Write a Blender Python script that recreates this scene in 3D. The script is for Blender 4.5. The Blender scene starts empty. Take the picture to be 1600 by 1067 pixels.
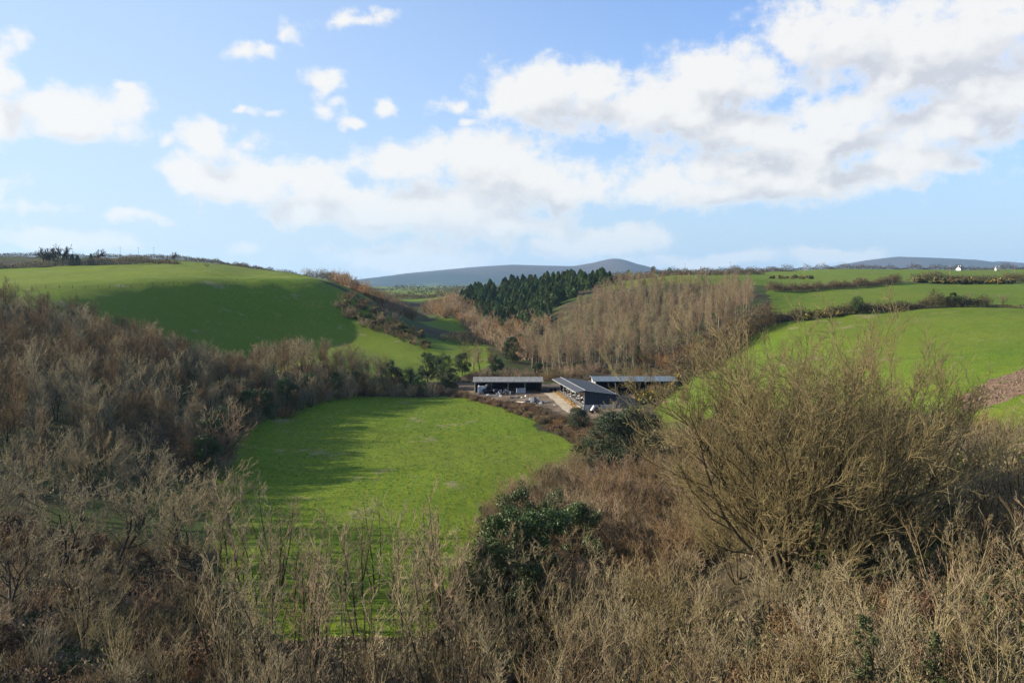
import bpy, math, random
import numpy as np
C = bpy.context.scene
COL = C.collection
F = 1331.0                      # focal length in pixels of a 1600 px wide frame
PITCH = math.radians(4.0)
EYE = np.array([0.0, 0.0, 30.0])
SUN_EL = math.radians(18.5)
SUN_AZ = math.radians(-89)      # compass-style, 0 = +Y, negative = to the left
RNG = np.random.default_rng(7)
rnd = random.Random(11)

# ------------------------------------------------------------------ helpers
def ray(px, py):
    a, b = (px - 800) / F, -(py - 533.5) / F
    cp, sp = math.cos(PITCH), math.sin(PITCH)
    return np.array([a, cp + b * sp, -sp + b * cp])
def at(px, py, Y):
    d = ray(px, py); return EYE + d * (Y / d[1])
def X(px, Y):                      # lateral position of a picture column at distance Y (py near the horizon)
    return (px - 800) / F * Y * 1.0
def tag(o, label=None, cat=None, group=None, kind=None):
    if label: o['label'] = label
    if cat: o['category'] = cat
    if group: o['group'] = group
    if kind: o['kind'] = kind
    return o
def link(o, parent=None):
    COL.objects.link(o)
    if parent is not None: o.parent = parent
    return o
def empty(name, loc, rz=0.0, s=1.0):
    o = bpy.data.objects.new(name, None); o.location = loc; o.rotation_euler = (0, 0, rz); o.scale = (s, s, s)
    o.empty_display_size = 0.2
    return link(o)
def mesh_np(name, V, Fc, mats=(), midx=None, smooth=True):
    """V (n,3), Fc (m,k) all faces of k corners"""
    me = bpy.data.meshes.new(name)
    V = np.ascontiguousarray(V, dtype=np.float32); Fc = np.ascontiguousarray(Fc, dtype=np.int32)
    n, (m, k) = len(V), Fc.shape
    me.vertices.add(n); me.vertices.foreach_set('co', V.ravel())
    me.loops.add(m * k); me.loops.foreach_set('vertex_index', Fc.ravel())
    me.polygons.add(m)
    me.polygons.foreach_set('loop_start', np.arange(0, m * k, k, dtype=np.int32))
    me.polygons.foreach_set('loop_total', np.full(m, k, dtype=np.int32))
    if smooth: me.polygons.foreach_set('use_smooth', np.ones(m, dtype=bool))
    for mt in mats: me.materials.append(mt)
    if midx is not None: me.polygons.foreach_set('material_index', np.asarray(midx, dtype=np.int32))
    me.update(calc_edges=True)
    return me
def obj(name, me, parent=None, loc=None):
    o = bpy.data.objects.new(name, me)
    if loc is not None: o.location = loc
    return link(o, parent)
def place(name, kids, loc, rz=0.0, s=1.0, tilt=(0, 0)):
    """a thing: an Empty with one child per (part name, mesh)"""
    e = empty(name, loc, rz, s); e.rotation_euler = (tilt[0], tilt[1], rz)
    for n, me in kids: obj(n, me, e)
    return e
def place_flat(name, me, loc, rz=0.0, s=1.0, sz=None):
    o = obj(name, me, None, loc); o.rotation_euler = (0, 0, rz); o.scale = (s, s, sz or s)
    return o

class MB:                                   # collects small solid shapes into one mesh
    def __init__(s): s.v = []; s.f = []
    def add(s, vs, fs):
        b = len(s.v); s.v += [tuple(p) for p in vs]; s.f += [tuple(i + b for i in q) for q in fs]
        return s
    def box(s, c, d, rz=0.0, rx=0.0, ry=0.0):
        hx, hy, hz = d[0] / 2, d[1] / 2, d[2] / 2
        P = np.array([(x, y, z) for z in (-hz, hz) for y in (-hy, hy) for x in (-hx, hx)])
        P = P @ rot(rx, ry, rz).T + np.array(c)
        return s.add(P, [(0, 2, 3, 1), (4, 5, 7, 6), (0, 1, 5, 4), (2, 6, 7, 3), (0, 4, 6, 2), (1, 3, 7, 5)])
    def tube(s, a, b, r0, r1=None, n=8):
        r1 = r0 if r1 is None else r1
        a, b = np.array(a, float), np.array(b, float); d = b - a; d /= np.linalg.norm(d)
        u = np.cross(d, (0, 0, 1) if abs(d[2]) < .9 else (1, 0, 0)); u /= np.linalg.norm(u); w = np.cross(d, u)
        P = []
        for c, r in ((a, r0), (b, r1)):
            for k in range(n):
                t = 2 * math.pi * k / n; P.append(c + r * (math.cos(t) * u + math.sin(t) * w))
        return s.add(P, [(k, (k + 1) % n, n + (k + 1) % n, n + k) for k in range(n)] + [tuple(range(n - 1, -1, -1)), tuple(range(n, 2 * n))])
    def prism(s, poly, axis, a, b):           # poly in the two other axes
        n = len(poly); P = []
        for t in (a, b):
            for p in poly:
                q = [0, 0, 0]; o = [i for i in range(3) if i != axis]; q[axis] = t; q[o[0]] = p[0]; q[o[1]] = p[1]; P.append(q)
        return s.add(P, [(k, (k + 1) % n, n + (k + 1) % n, n + k) for k in range(n)] + [tuple(range(n - 1, -1, -1)), tuple(range(n, 2 * n))])
    def build(s, name, mat, parent=None, loc=None, smooth=False, bevel=0.0):
        me = bpy.data.meshes.new(name); me.from_pydata([tuple(map(float, p)) for p in s.v], [], s.f); me.materials.append(mat)
        import bmesh
        bm = bmesh.new(); bm.from_mesh(me); bmesh.ops.recalc_face_normals(bm, faces=bm.faces)
        if bevel: bmesh.ops.bevel(bm, geom=list(bm.edges), offset=bevel, segments=2, affect='EDGES', profile=.6)
        bm.to_mesh(me); bm.free()
        if smooth: me.shade_smooth()
        return obj(name, me, parent, loc)
def rot(rx, ry, rz):
    cx, sx, cy, sy, cz, sz = math.cos(rx), math.sin(rx), math.cos(ry), math.sin(ry), math.cos(rz), math.sin(rz)
    return np.array([[cz, -sz, 0], [sz, cz, 0], [0, 0, 1]]) @ np.array([[cy, 0, sy], [0, 1, 0], [-sy, 0, cy]]) @ np.array([[1, 0, 0], [0, cx, -sx], [0, sx, cx]])

# ------------------------------------------------------------------ value noise
def vnoise(x, y, seed=0):
    xi, yi = np.floor(x).astype(np.int64), np.floor(y).astype(np.int64)
    fx, fy = x - xi, y - yi
    fx = fx * fx * (3 - 2 * fx); fy = fy * fy * (3 - 2 * fy)
    def h(a, b):
        n = (a * 374761393 + b * 668265263 + seed * 974634777) & 0xFFFFFFFF
        n = ((n ^ (n >> 13)) * 1274126177) & 0xFFFFFFFF
        return ((n ^ (n >> 16)) & 0xFFFF) / 65535.0
    a = h(xi, yi) * (1 - fx) + h(xi + 1, yi) * fx
    b = h(xi, yi + 1) * (1 - fx) + h(xi + 1, yi + 1) * fx
    return a * (1 - fy) + b * fy - 0.5
def fbm(x, y, s=1.0, o=3, seed=0):
    r = 0; a = 1.0
    for k in range(o): r = r + a * vnoise(x / s * 2 ** k, y / s * 2 ** k, seed + k); a *= .5
    return r

# ------------------------------------------------------------------ terrain: surveyed spot heights (x, y, z)
SPOTS = []
def row(y, *pts):
    for x, z in pts: SPOTS.append((x, y, z))
def pix(*pts):
    for px, py, Y in pts: SPOTS.append(tuple(at(px, py, Y)))
row(-50, (-60, 6), (-20, 6), (0, 10), (20, 15), (50, 22))
row(20, (-60, 4), (-40, 2), (0, 2), (20, 8), (40, 14), (80, 20))
row(60, (-110, 9), (-80, 4), (-45, 1), (-15, 0), (0, 1), (10, 3), (20, 7), (36, 12), (60, 17), (110, 22))
row(90, (-180, 26), (-110, 12), (-80, 6), (-54, 1.5), (-30, 0), (0, 0), (12, .5), (20, 2.2), (30, 6.5), (54, 14.5), (80, 19), (140, 24))
row(130, (-220, 30), (-130, 18), (-90, 9), (-60, 3), (-45, .4), (-25, 0), (-10, 0), (12, 0), (22, .6), (35, 5), (50, 10.2), (78, 17), (110, 20), (180, 24))
row(180, (-240, 31), (-150, 21), (-108, 12), (-75, 6), (-47, .8), (-25, 0), (-10, 0), (15, .5), (33, 3.2), (50, 7.2), (75, 13), (108, 18.5), (160, 22))
row(215, (-240, 30), (-170, 24), (-130, 17), (-90, 10), (-60, 5.2), (-32, 1.4), (-10, 1.2), (10, 1.4), (25, 1.5), (36, 2.2), (46, 4.5), (60, 8.5), (90, 14.8), (132, 19.4), (190, 22))
row(240, (-32, 2.2), (-18, 1.5), (0, 1.5), (15, 1.6), (30, 1.7), (44, 2.0))
row(262, (-40, 3.4), (-15, 1.8), (20, 2), (40, 2.5), (62, 6.2), (78, 12.2), (117, 18.2), (156, 20.2), (220, 22))
def contour(n, *pts):
    """a smooth line of spot heights through a few surveyed ones"""
    P = np.array([at(*p) for p in pts]); L = np.concatenate([[0], np.cumsum(np.linalg.norm(np.diff(P[:, :2], axis=0), axis=1))])
    t = np.linspace(0, L[-1], 60); Q = np.stack([np.interp(t, L, P[:, k]) for k in range(3)], -1)
    for _ in range(60): Q[1:-1] = (Q[:-2] + 2 * Q[1:-1] + Q[2:]) / 4
    SPOTS.extend(tuple(q) for q in Q[np.linspace(0, 59, n).astype(int)])
contour(13, (0, 452, 283), (100, 445, 294), (200, 440, 312), (300, 438, 330), (400, 438, 348), (460, 442, 362), (520, 464, 370), (585, 493, 364), (640, 518, 350), (664, 541, 325))
contour(9, (0, 446, 305), (100, 441, 318), (200, 436, 336), (300, 435, 356), (400, 435, 376), (450, 436, 392))
contour(12, (0, 474, 252), (100, 476, 266), (200, 484, 294), (300, 496, 316), (400, 514, 329), (520, 530, 338), (620, 551, 312), (690, 562, 300))
contour(9, (60, 459, 278), (150, 459, 291), (250, 464, 312), (350, 474, 330), (450, 486, 346), (520, 500, 352), (580, 518, 344), (640, 538, 322))
pix((720, 576, 280), (500, 545, 285), (600, 571, 268), (700, 590, 255), (690, 557, 308), (740, 550, 325), (790, 552, 325), (400, 431, 460))
pix((0, 420, 520), (0, 437, 380), (200, 428, 420), (200, 413, 540), (430, 425, 480), (350, 426, 430), (-200, 420, 420), (-200, 398, 750))
pix((0, 401, 740), (200, 403, 750), (300, 408, 715), (400, 421, 650), (480, 434, 640), (545, 444, 760))
row(1000, (-700, 52), (-420, 48), (-260, 30))
pix((610, 466, 800), (500, 446, 830), (560, 456, 810), (700, 463, 850), (690, 476, 650), (640, 495, 560), (680, 512, 470), (740, 520, 430), (720, 482, 560), (760, 492, 540), (820, 482, 520), (880, 462, 500), (950, 446, 520), (810, 452, 640), (740, 462, 680))
pix((850, 585, 270), (850, 563, 320), (950, 484, 400), (1000, 478, 400), (1100, 482, 400), (1150, 444, 455), (1000, 444, 465), (1080, 440, 465), (1200, 488, 318), (1170, 500, 300), (1050, 530, 320), (900, 545, 340), (860, 520, 400), (950, 545, 310), (1100, 520, 310))
pix((1400, 476, 330), (1600, 479, 330), (1250, 460, 420), (1600, 446, 520), (1400, 446, 500), (1200, 436, 600), (1600, 427, 900), (1200, 427, 850), (1000, 437, 650), (1060, 429, 850), (1600, 421, 1120), (1300, 421, 1120), (1000, 429, 900), (1800, 421, 900), (1800, 440, 500))
row(1500, (-1000, 45), (-500, 25), (-113, 12), (150, 30), (400, 40), (900, 45))
row(2500, (-2000, 30), (-800, 12), (-300, 8), (200, 10), (900, 30), (2000, 35))
row(4500, (-3500, 10), (-1000, 0), (0, 0), (1500, 10), (3500, 20))
row(9000, (-7000, 0), (-2000, 0), (0, 0), (2000, 0), (7000, 0))
SPOTS = np.array(SPOTS)
OFF = 80.0
def warp(x, y): return np.stack([3.2 * x / (y + OFF), np.log(y + OFF)], -1)
def _k(r2): return r2 * np.log(r2 + 1e-9)
_Q = warp(SPOTS[:, 0], SPOTS[:, 1]); _n = len(_Q)
_K = _k(((_Q[:, None] - _Q[None]) ** 2).sum(-1)) + np.eye(_n) * 2e-4
_P = np.hstack([np.ones((_n, 1)), _Q])
_A = np.block([[_K, _P], [_P.T, np.zeros((3, 3))]])
_W = np.linalg.solve(_A, np.concatenate([SPOTS[:, 2], np.zeros(3)]))
def tps(x, y):
    q = warp(x, y); out = np.empty(len(x))
    for i in range(0, len(x), 20000):
        c = q[i:i + 20000]; k = _k(((c[:, None] - _Q[None]) ** 2).sum(-1))
        out[i:i + 20000] = k @ _W[:_n] + _W[_n] + c @ _W[_n + 1:]
    return out
U0, U1, NU = -0.82, 0.82, 500
_w = np.concatenate([np.linspace(math.log(OFF - 45), math.log(OFF + 420), 640), np.linspace(math.log(OFF + 420), math.log(OFF + 11500), 361)[1:]])
NW = len(_w)
_us = np.linspace(U0, U1, NU)
GU, GW = np.meshgrid(_us, _w)
GY = np.exp(GW) - OFF; GX = GU * (GY + OFF)
_cs = slice(None, None, 5)
_zc = tps(GX[::4, _cs].ravel(), GY[::4, _cs].ravel()).reshape(GX[::4, _cs].shape)
# upsample the smooth part (bilinear in grid space), then add relief
def _up(zc, n0, n1):
    a = np.linspace(0, zc.shape[0] - 1, n0); b = np.linspace(0, zc.shape[1] - 1, n1)
    i = np.minimum(a.astype(int), zc.shape[0] - 2); j = np.minimum(b.astype(int), zc.shape[1] - 2)
    fa = (a - i)[:, None]; fb = (b - j)[None]
    return (zc[i][:, j] * (1 - fa) * (1 - fb) + zc[i + 1][:, j] * fa * (1 - fb) + zc[i][:, j + 1] * (1 - fa) * fb + zc[i + 1][:, j + 1] * fa * fb)
GZ = tps(GX.ravel(), GY.ravel()).reshape(GX.shape)
def _blur(a, k):
    for _ in range(k):
        for ax in (0, 1): a = np.concatenate([np.take(a, [0], ax), a, np.take(a, [-1], ax)], ax); a = (np.take(a, range(0, a.shape[ax] - 2), ax) + 2 * np.take(a, range(1, a.shape[ax] - 1), ax) + np.take(a, range(2, a.shape[ax]), ax)) / 4
    return a
_m = np.clip((GY - 245) / 30, 0, 1) * np.clip((520 - GY) / 60, 0, 1) * np.clip((-10 - GX) / 25, 0, 1)
GZ = GZ * (1 - _m) + _blur(GZ, 40) * _m
_flat = np.exp(-((GX - 8) / 45) ** 4 - ((GY - 228) / 32) ** 4)       # the yard is level
_dist = np.clip(1 - (GY - 350) / 2500, 0.15, 1)
GZ = GZ + (1 - .85 * _flat) * (fbm(GX, GY, 34, 2, 3) * 1.1 + fbm(GX, GY, 9, 2, 5) * .34 * _dist + fbm(GX, GY, 2.6, 2, 9) * .13 * (GY < 700))
GZ = np.where(GY > 1300, GZ + fbm(GX, GY, 500, 3, 21) * 14 * np.clip((GY - 1300) / 1500, 0, 1), GZ)
def H(x, y):
    x = np.asarray(x, float); y = np.asarray(y, float)
    u = np.clip((x / (y + OFF) - U0) / (U1 - U0) * (NU - 1), 0, NU - 1.001)
    w = np.clip(np.interp(np.log(y + OFF), _w, np.arange(NW)), 0, NW - 1.001)
    i, j = w.astype(int), u.astype(int); fi, fj = w - i, u - j
    return GZ[i, j] * (1 - fi) * (1 - fj) + GZ[i + 1, j] * fi * (1 - fj) + GZ[i, j + 1] * (1 - fi) * fj + GZ[i + 1, j + 1] * fi * fj
def hit(px, py, y0=40.0, y1=4000.0):
    d = ray(px, py); t = np.exp(np.linspace(math.log(y0), math.log(y1), 3000)) / d[1]
    P = EYE + t[:, None] * d; below = P[:, 2] < H(P[:, 0], P[:, 1])
    k = np.argmax(below)
    if not below.any(): k = np.argmin(P[:, 2] - H(P[:, 0], P[:, 1]))
    return P[k]
def gp(x, y, dz=0.0): return (float(x), float(y), float(H(x, y)) + dz)
def inpoly(x, y, poly):
    r = np.zeros(np.shape(x), bool); n = len(poly)
    for i in range(n):
        x0, y0 = poly[i]; x1, y1 = poly[(i + 1) % n]
        c = ((y0 > y) != (y1 > y)) & (x < (x1 - x0) * (y - y0) / (y1 - y0 + 1e-12) + x0)
        r ^= c
    return r
def PY(*pts): return [(X(px, Y), Y) for px, Y in pts]       # outlines written as (picture column, distance)
# ------------------------------------------------------------------ materials
def new_mat(name):
    m = bpy.data.materials.new(name); m.use_nodes = True
    nt = m.node_tree; b = nt.nodes['Principled BSDF']; b.inputs['Roughness'].default_value = .8
    b.inputs['Specular IOR Level'].default_value = .25
    return m, nt, b
def nd(nt, t, **k):
    n = nt.nodes.new(t)
    for a, v in k.items():
        if a == 'inp':
            for i, x in v.items(): n.inputs[i].default_value = x
        else: setattr(n, a, v)
    return n
def math_(nt, op, a, b=None, c=None, clamp=False):
    n = nt.nodes.new('ShaderNodeMath'); n.operation = op; n.use_clamp = clamp
    for i, v in enumerate((a, b, c)):
        if v is None: continue
        if isinstance(v, (int, float)): n.inputs[i].default_value = v
        else: nt.links.new(v, n.inputs[i])
    return n.outputs[0]
def mix_(nt, f, a, b, blend='MIX'):
    n = nt.nodes.new('ShaderNodeMix'); n.data_type = 'RGBA'; n.blend_type = blend
    for s, v in ((n.inputs[0], f), (n.inputs[6], a), (n.inputs[7], b)):
        if isinstance(v, (int, float)): s.default_value = v
        elif isinstance(v, tuple): s.default_value = (*v, 1) if len(v) == 3 else v
        else: nt.links.new(v, s)
    return n.outputs[2]
def noise_(nt, vec, scale, detail=4, rough=.55, dim='3D', out=0):
    n = nt.nodes.new('ShaderNodeTexNoise'); n.noise_dimensions = dim
    n.inputs['Scale'].default_value = scale; n.inputs['Detail'].default_value = detail; n.inputs['Roughness'].default_value = rough
    if vec is not None: nt.links.new(vec, n.inputs['Vector'])
    return n.outputs[out]
def ramp_(nt, f, *stops):
    n = nt.nodes.new('ShaderNodeMapRange'); n.interpolation_type = 'SMOOTHSTEP'
    n.inputs[1].default_value, n.inputs[2].default_value = stops
    nt.links.new(f, n.inputs[0]); return n.outputs[0]
def wood_mat(name, c0, c1, c2=None, scale=1.2, rough=.85):
    """bark / twigs: two or three real bark colours, mixed per plant and by slow lichen patches"""
    m, nt, b = new_mat(name)
    oi = nd(nt, 'ShaderNodeObjectInfo'); tc = nd(nt, 'ShaderNodeTexCoord')
    n = noise_(nt, tc.outputs['Object'], scale, 3)
    c = mix_(nt, ramp_(nt, n, .35, .65), c0, c1)
    if c2: c = mix_(nt, math_(nt, 'MULTIPLY', oi.outputs['Random'], .75), c, c2)
    hs = nd(nt, 'ShaderNodeHueSaturation'); nt.links.new(c, hs.inputs['Color'])
    v = math_(nt, 'MULTIPLY_ADD', oi.outputs['Random'], .5, .75); nt.links.new(v, hs.inputs['Value'])
    nt.links.new(hs.outputs[0], b.inputs['Base Color']); b.inputs['Roughness'].default_value = rough
    return m
def leaf_mat(name, c0, c1, rough=.45, trans=.12, spec=.35, scale=1.5):
    m, nt, b = new_mat(name)
    oi = nd(nt, 'ShaderNodeObjectInfo'); tc = nd(nt, 'ShaderNodeTexCoord'); geo = nd(nt, 'ShaderNodeNewGeometry')
    n = noise_(nt, tc.outputs['Object'], scale, 3)
    f = math_(nt, 'MULTIPLY_ADD', geo.outputs['Random Per Island'], .6, math_(nt, 'MULTIPLY', n, .6), clamp=True)
    c = mix_(nt, f, c0, c1)
    hs = nd(nt, 'ShaderNodeHueSaturation'); nt.links.new(c, hs.inputs['Color'])
    nt.links.new(math_(nt, 'MULTIPLY_ADD', oi.outputs['Random'], .5, .75), hs.inputs['Value'])
    nt.links.new(math_(nt, 'MULTIPLY_ADD', oi.outputs['Random'], .04, .48), hs.inputs['Hue'])
    nt.links.new(hs.outputs[0], b.inputs['Base Color']); b.inputs['Roughness'].default_value = rough
    b.inputs['Specular IOR Level'].default_value = spec
    return m
def plain_mat(name, c0, c1=None, scale=3.0, rough=.7, metal=0.0, bump=0.0, bscale=20.0):
    m, nt, b = new_mat(name); tc = nd(nt, 'ShaderNodeTexCoord')
    if c1: nt.links.new(mix_(nt, ramp_(nt, noise_(nt, tc.outputs['Object'], scale, 6, .65), .35, .65), c0, c1), b.inputs['Base Color'])
    else: b.inputs['Base Color'].default_value = (*c0, 1)
    b.inputs['Roughness'].default_value = rough; b.inputs['Metallic'].default_value = metal
    if bump:
        bp = nd(nt, 'ShaderNodeBump', inp={'Strength': bump, 'Distance': .05}); nt.links.new(noise_(nt, tc.outputs['Object'], bscale, 5), bp.inputs['Height']); nt.links.new(bp.outputs[0], b.inputs['Normal'])
    return m
def sheet_mat(name, c0, c1, axis=0, pitch=.25, rough=.5):
    """corrugated steel sheeting with weather streaks"""
    m, nt, b = new_mat(name); tc = nd(nt, 'ShaderNodeTexCoord'); sx = nd(nt, 'ShaderNodeSeparateXYZ'); nt.links.new(tc.outputs['Object'], sx.inputs[0])
    w = math_(nt, 'SINE', math_(nt, 'MULTIPLY', sx.outputs[axis], 2 * math.pi / pitch))
    mp = nd(nt, 'ShaderNodeMapping'); sc = [.25, .25, .25]; sc[axis] = 1.6; mp.inputs['Scale'].default_value = sc
    nt.links.new(tc.outputs['Object'], mp.inputs[0])
    n = noise_(nt, mp.outputs[0], 1.5, 6, .7)
    nt.links.new(mix_(nt, ramp_(nt, n, .35, .7), c0, c1), b.inputs['Base Color'])
    bp = nd(nt, 'ShaderNodeBump', inp={'Strength': .6, 'Distance': .04}); nt.links.new(w, bp.inputs['Height']); nt.links.new(bp.outputs[0], b.inputs['Normal'])
    b.inputs['Roughness'].default_value = rough; b.inputs['Metallic'].default_value = .15
    return m
M = {}
M['bark_dark'] = wood_mat('bark_dark', (.032, .024, .015), (.058, .044, .027))
M['bark_olive'] = wood_mat('bark_olive', (.042, .032, .016), (.085, .064, .032))
M['bark_pale'] = wood_mat('bark_pale', (.20, .17, .125), (.31, .27, .205))
M['twig_beige'] = wood_mat('twig_beige', (.25, .20, .108), (.36, .30, .17), (.185, .14, .072))
M['twig_grey'] = wood_mat('twig_grey', (.235, .185, .10), (.34, .28, .16), (.165, .125, .062))
M['twig_pale'] = wood_mat('twig_pale', (.21, .165, .085), (.36, .30, .175), (.14, .105, .052), 2.5)
M['twig_olive'] = wood_mat('twig_olive', (.145, .118, .046), (.21, .175, .072), (.165, .12, .055))
M['twig_red'] = wood_mat('twig_red', (.235, .145, .085), (.285, .195, .118), (.25, .185, .11))
M['twig_brown'] = wood_mat('twig_brown', (.125, .084, .038), (.18, .13, .062), (.145, .086, .036))
M['twig_orange'] = wood_mat('twig_orange', (.26, .13, .05), (.32, .185, .075))
M['leaf_ivy'] = leaf_mat('leaf_ivy', (.024, .042, .010), (.070, .10, .022), .5, spec=.3)
M['leaf_holly'] = leaf_mat('leaf_holly', (.026, .040, .016), (.062, .080, .034), .5, spec=.25)
M['leaf_ivy_pale'] = leaf_mat('leaf_ivy_pale', (.040, .052, .018), (.105, .12, .042), .55, spec=.3)
M['needles'] = leaf_mat('needles', (.056, .092, .030), (.115, .165, .056), .75)
M['needles_light'] = leaf_mat('needles_light', (.085, .120, .038), (.155, .20, .068), .75)
M['leaf_gorse'] = leaf_mat('leaf_gorse', (.045, .055, .018), (.095, .095, .030), .6)
M['gorse_flower'] = leaf_mat('gorse_flower', (.45, .24, .015), (.62, .36, .03), .6)
M['leaf_dead'] = leaf_mat('leaf_dead', (0.092, 0.048, 0.022), (0.192, 0.116, 0.060), .8)
M['leaf_bramble'] = leaf_mat('leaf_bramble', (0.044, 0.048, 0.018), (0.128, 0.080, 0.040), .7)
M['dead_grass'] = leaf_mat('dead_grass', (0.184, 0.132, 0.068), (0.288, 0.224, 0.128), .8)
M['hedge_leaf'] = leaf_mat('hedge_leaf', (.026, .026, .012), (.070, .056, .030), .7)
M['rough_grass'] = leaf_mat('rough_grass', (.060, .125, .010), (.125, .19, .018), .8)
# ------------------------------------------------------------------ camera, sun, sky
cam = bpy.data.cameras.new('camera'); co = link(bpy.data.objects.new('camera', cam))
cam.sensor_width = 36; cam.lens = F / 1600 * 36; cam.clip_start = 0.5; cam.clip_end = 40000
co.location = EYE; co.rotation_euler = (math.pi / 2 - PITCH, 0, 0); C.camera = co
sd = np.array([math.sin(SUN_AZ) * math.cos(SUN_EL), math.cos(SUN_AZ) * math.cos(SUN_EL), math.sin(SUN_EL)])
sl = bpy.data.lights.new('sun', 'SUN'); sl.energy = 5.0; sl.angle = math.radians(.55); sl.color = (1, .90, .74)
so = link(bpy.data.objects.new('sun', sl)); so.location = (-200, 0, 120)
so.rotation_euler = (math.pi / 2 - SUN_EL, 0, math.pi - SUN_AZ) if False else (0, 0, 0)
import mathutils
so.rotation_euler = mathutils.Vector(sd).to_track_quat('Z', 'Y').to_euler()

W = bpy.data.worlds.new('World'); C.world = W; W.use_nodes = True
wt = W.node_tree; bg = wt.nodes['Background']
sky = nd(wt, 'ShaderNodeTexSky', sky_type='NISHITA'); sky.sun_disc = False
sky.sun_elevation = SUN_EL; sky.sun_rotation = SUN_AZ; sky.altitude = 60
sky.air_density = 1.0; sky.dust_density = 1.2; sky.ozone_density = 1.6
SKY_K = 0.098
def pix2ae(px, py):
    d = ray(px, py); d = d / np.linalg.norm(d); return math.atan2(d[0], d[1]), math.asin(d[2])
# cumulus field: clouds as soft ellipses in azimuth / elevation, broken up by fractal noise
CLOUDS = [  # picture column, row, half width, half height
 (1330, 60, 130, 62), (1470, 60, 170, 78), (1560, 150, 95, 75), (1230, 70, 50, 40), (1420, 120, 110, 50),
 (840, 145, 100, 52), (900, 150, 110, 52), (1010, 165, 90, 36), (1110, 125, 110, 52), (1080, 180, 120, 40), (1180, 210, 140, 46), (1300, 175, 70, 30), (1330, 215, 110, 36), (1470, 195, 70, 34),
 (1400, 268, 110, 26), (1200, 275, 220, 44), (1040, 300, 110, 34), (1130, 310, 120, 22),
 (740, 250, 130, 48), (810, 285, 130, 52), (640, 255, 90, 36), (880, 300, 60, 40), (580, 330, 130, 36), (700, 335, 170, 44), (800, 355, 120, 28),
 (320, 225, 48, 32), (390, 285, 110, 36), (300, 268, 60, 24), (480, 285, 80, 38), (250, 222, 22, 10), (388, 228, 32, 12), (470, 325, 60, 26),
 (95, 175, 120, 32), (0, 130, 36, 66), (10, 175, 70, 34), (190, 172, 42, 26), (205, 140, 24, 9),
 (502, 132, 26, 20), (596, 165, 26, 15), (385, 88, 34, 13), (430, 76, 34, 13), (465, 50, 20, 16), (545, 44, 54, 12), (592, 36, 28, 14), (520, 170, 32, 9), (552, 189, 15, 8), (700, 165, 44, 11), (725, 186, 22, 9), (402, 178, 20, 5),
 (232, 338, 46, 8), (68, 326, 36, 9), (115, 376, 90, 14), (372, 396, 36, 13), (640, 400, 150, 18), (960, 376, 80, 24), (880, 385, 90, 16), (1300, 393, 80, 9), (1110, 405, 150, 10),
 (-300, 150, 160, 60), (-250, 300, 180, 40), (1900, 120, 200, 90), (1850, 330, 150, 40)]
def vmath(nt, op, a, b=None, c=None, out=0):
    n = nt.nodes.new('ShaderNodeVectorMath'); n.operation = op
    for i, v in enumerate((a, b, c)):
        if v is None: continue
        if isinstance(v, tuple): n.inputs[i].default_value = v
        else: nt.links.new(v, n.inputs[i])
    return n.outputs[out]
def cloud_group(name, clouds, octaves, fine):
    g = bpy.data.node_groups.new(name, 'ShaderNodeTree')
    g.interface.new_socket('P', in_out='INPUT', socket_type='NodeSocketVector')
    g.interface.new_socket('D', in_out='OUTPUT', socket_type='NodeSocketFloat')
    gi, go = g.nodes.new('NodeGroupInput'), g.nodes.new('NodeGroupOutput')
    P0 = gi.outputs[0]
    n1 = noise_(g, P0, 11.0, 3, .55, '2D', 1)
    P1 = vmath(g, 'ADD', P0, vmath(g, 'MULTIPLY', vmath(g, 'SUBTRACT', n1, (.5, .5, .5)), (.085, .045, 0)))
    acc = None
    for px, py, rx, ry in clouds:
        a, e = pix2ae(px, py); kx = 1 / ((rx * 1.06 + 5) / F); ky = 1 / ((ry * 1.06 + 5) / F)
        L = vmath(g, 'MULTIPLY_ADD', P1, (kx, ky, 0), (-a * kx, -e * ky, 0))
        L = vmath(g, 'LENGTH', L, out=1)
        if rx <= 62 and ry <= 20: L = math_(g, 'ADD', math_(g, 'MULTIPLY', L, .75), .38)      # thin wisps
        acc = L if acc is None else math_(g, 'SMOOTH_MIN', acc, L, .28)
    st = vmath(g, 'MULTIPLY', P0, (1.0, 1.45, 1))
    dens = math_(g, 'ADD', math_(g, 'MULTIPLY', math_(g, 'SUBTRACT', 1.0, acc), 1.15), math_(g, 'MULTIPLY', math_(g, 'SUBTRACT', noise_(g, st, 22.0, octaves, .60, '2D'), .5), 1.5 if fine else .8))
    if fine:
        dens = math_(g, 'ADD', dens, math_(g, 'MULTIPLY', math_(g, 'SUBTRACT', noise_(g, P0, 48.0, 4, .6, '2D'), .5), .62))
    g.links.new(dens, go.inputs[0]); return g
BIG = [c for c in CLOUDS if c[2] * c[3] > 900]
tc = nd(wt, 'ShaderNodeTexCoord'); sx = nd(wt, 'ShaderNodeSeparateXYZ'); wt.links.new(tc.outputs['Generated'], sx.inputs[0])
az = math_(wt, 'ARCTAN2', sx.outputs[0], sx.outputs[1]); el = math_(wt, 'ARCSINE', sx.outputs[2])
cb = nd(wt, 'ShaderNodeCombineXYZ'); wt.links.new(az, cb.inputs[0]); wt.links.new(el, cb.inputs[1])
ga = nd(wt, 'ShaderNodeGroup', node_tree=cloud_group('cloud_density', CLOUDS, 7, True)); wt.links.new(cb.outputs[0], ga.inputs[0])
gb = nd(wt, 'ShaderNodeGroup', node_tree=cloud_group('cloud_depth', BIG, 2, False)); wt.links.new(vmath(wt, 'ADD', cb.outputs[0], (-.016, .034, 0)), gb.inputs[0])
d0, d1 = ga.outputs[0], gb.outputs[0]
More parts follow.
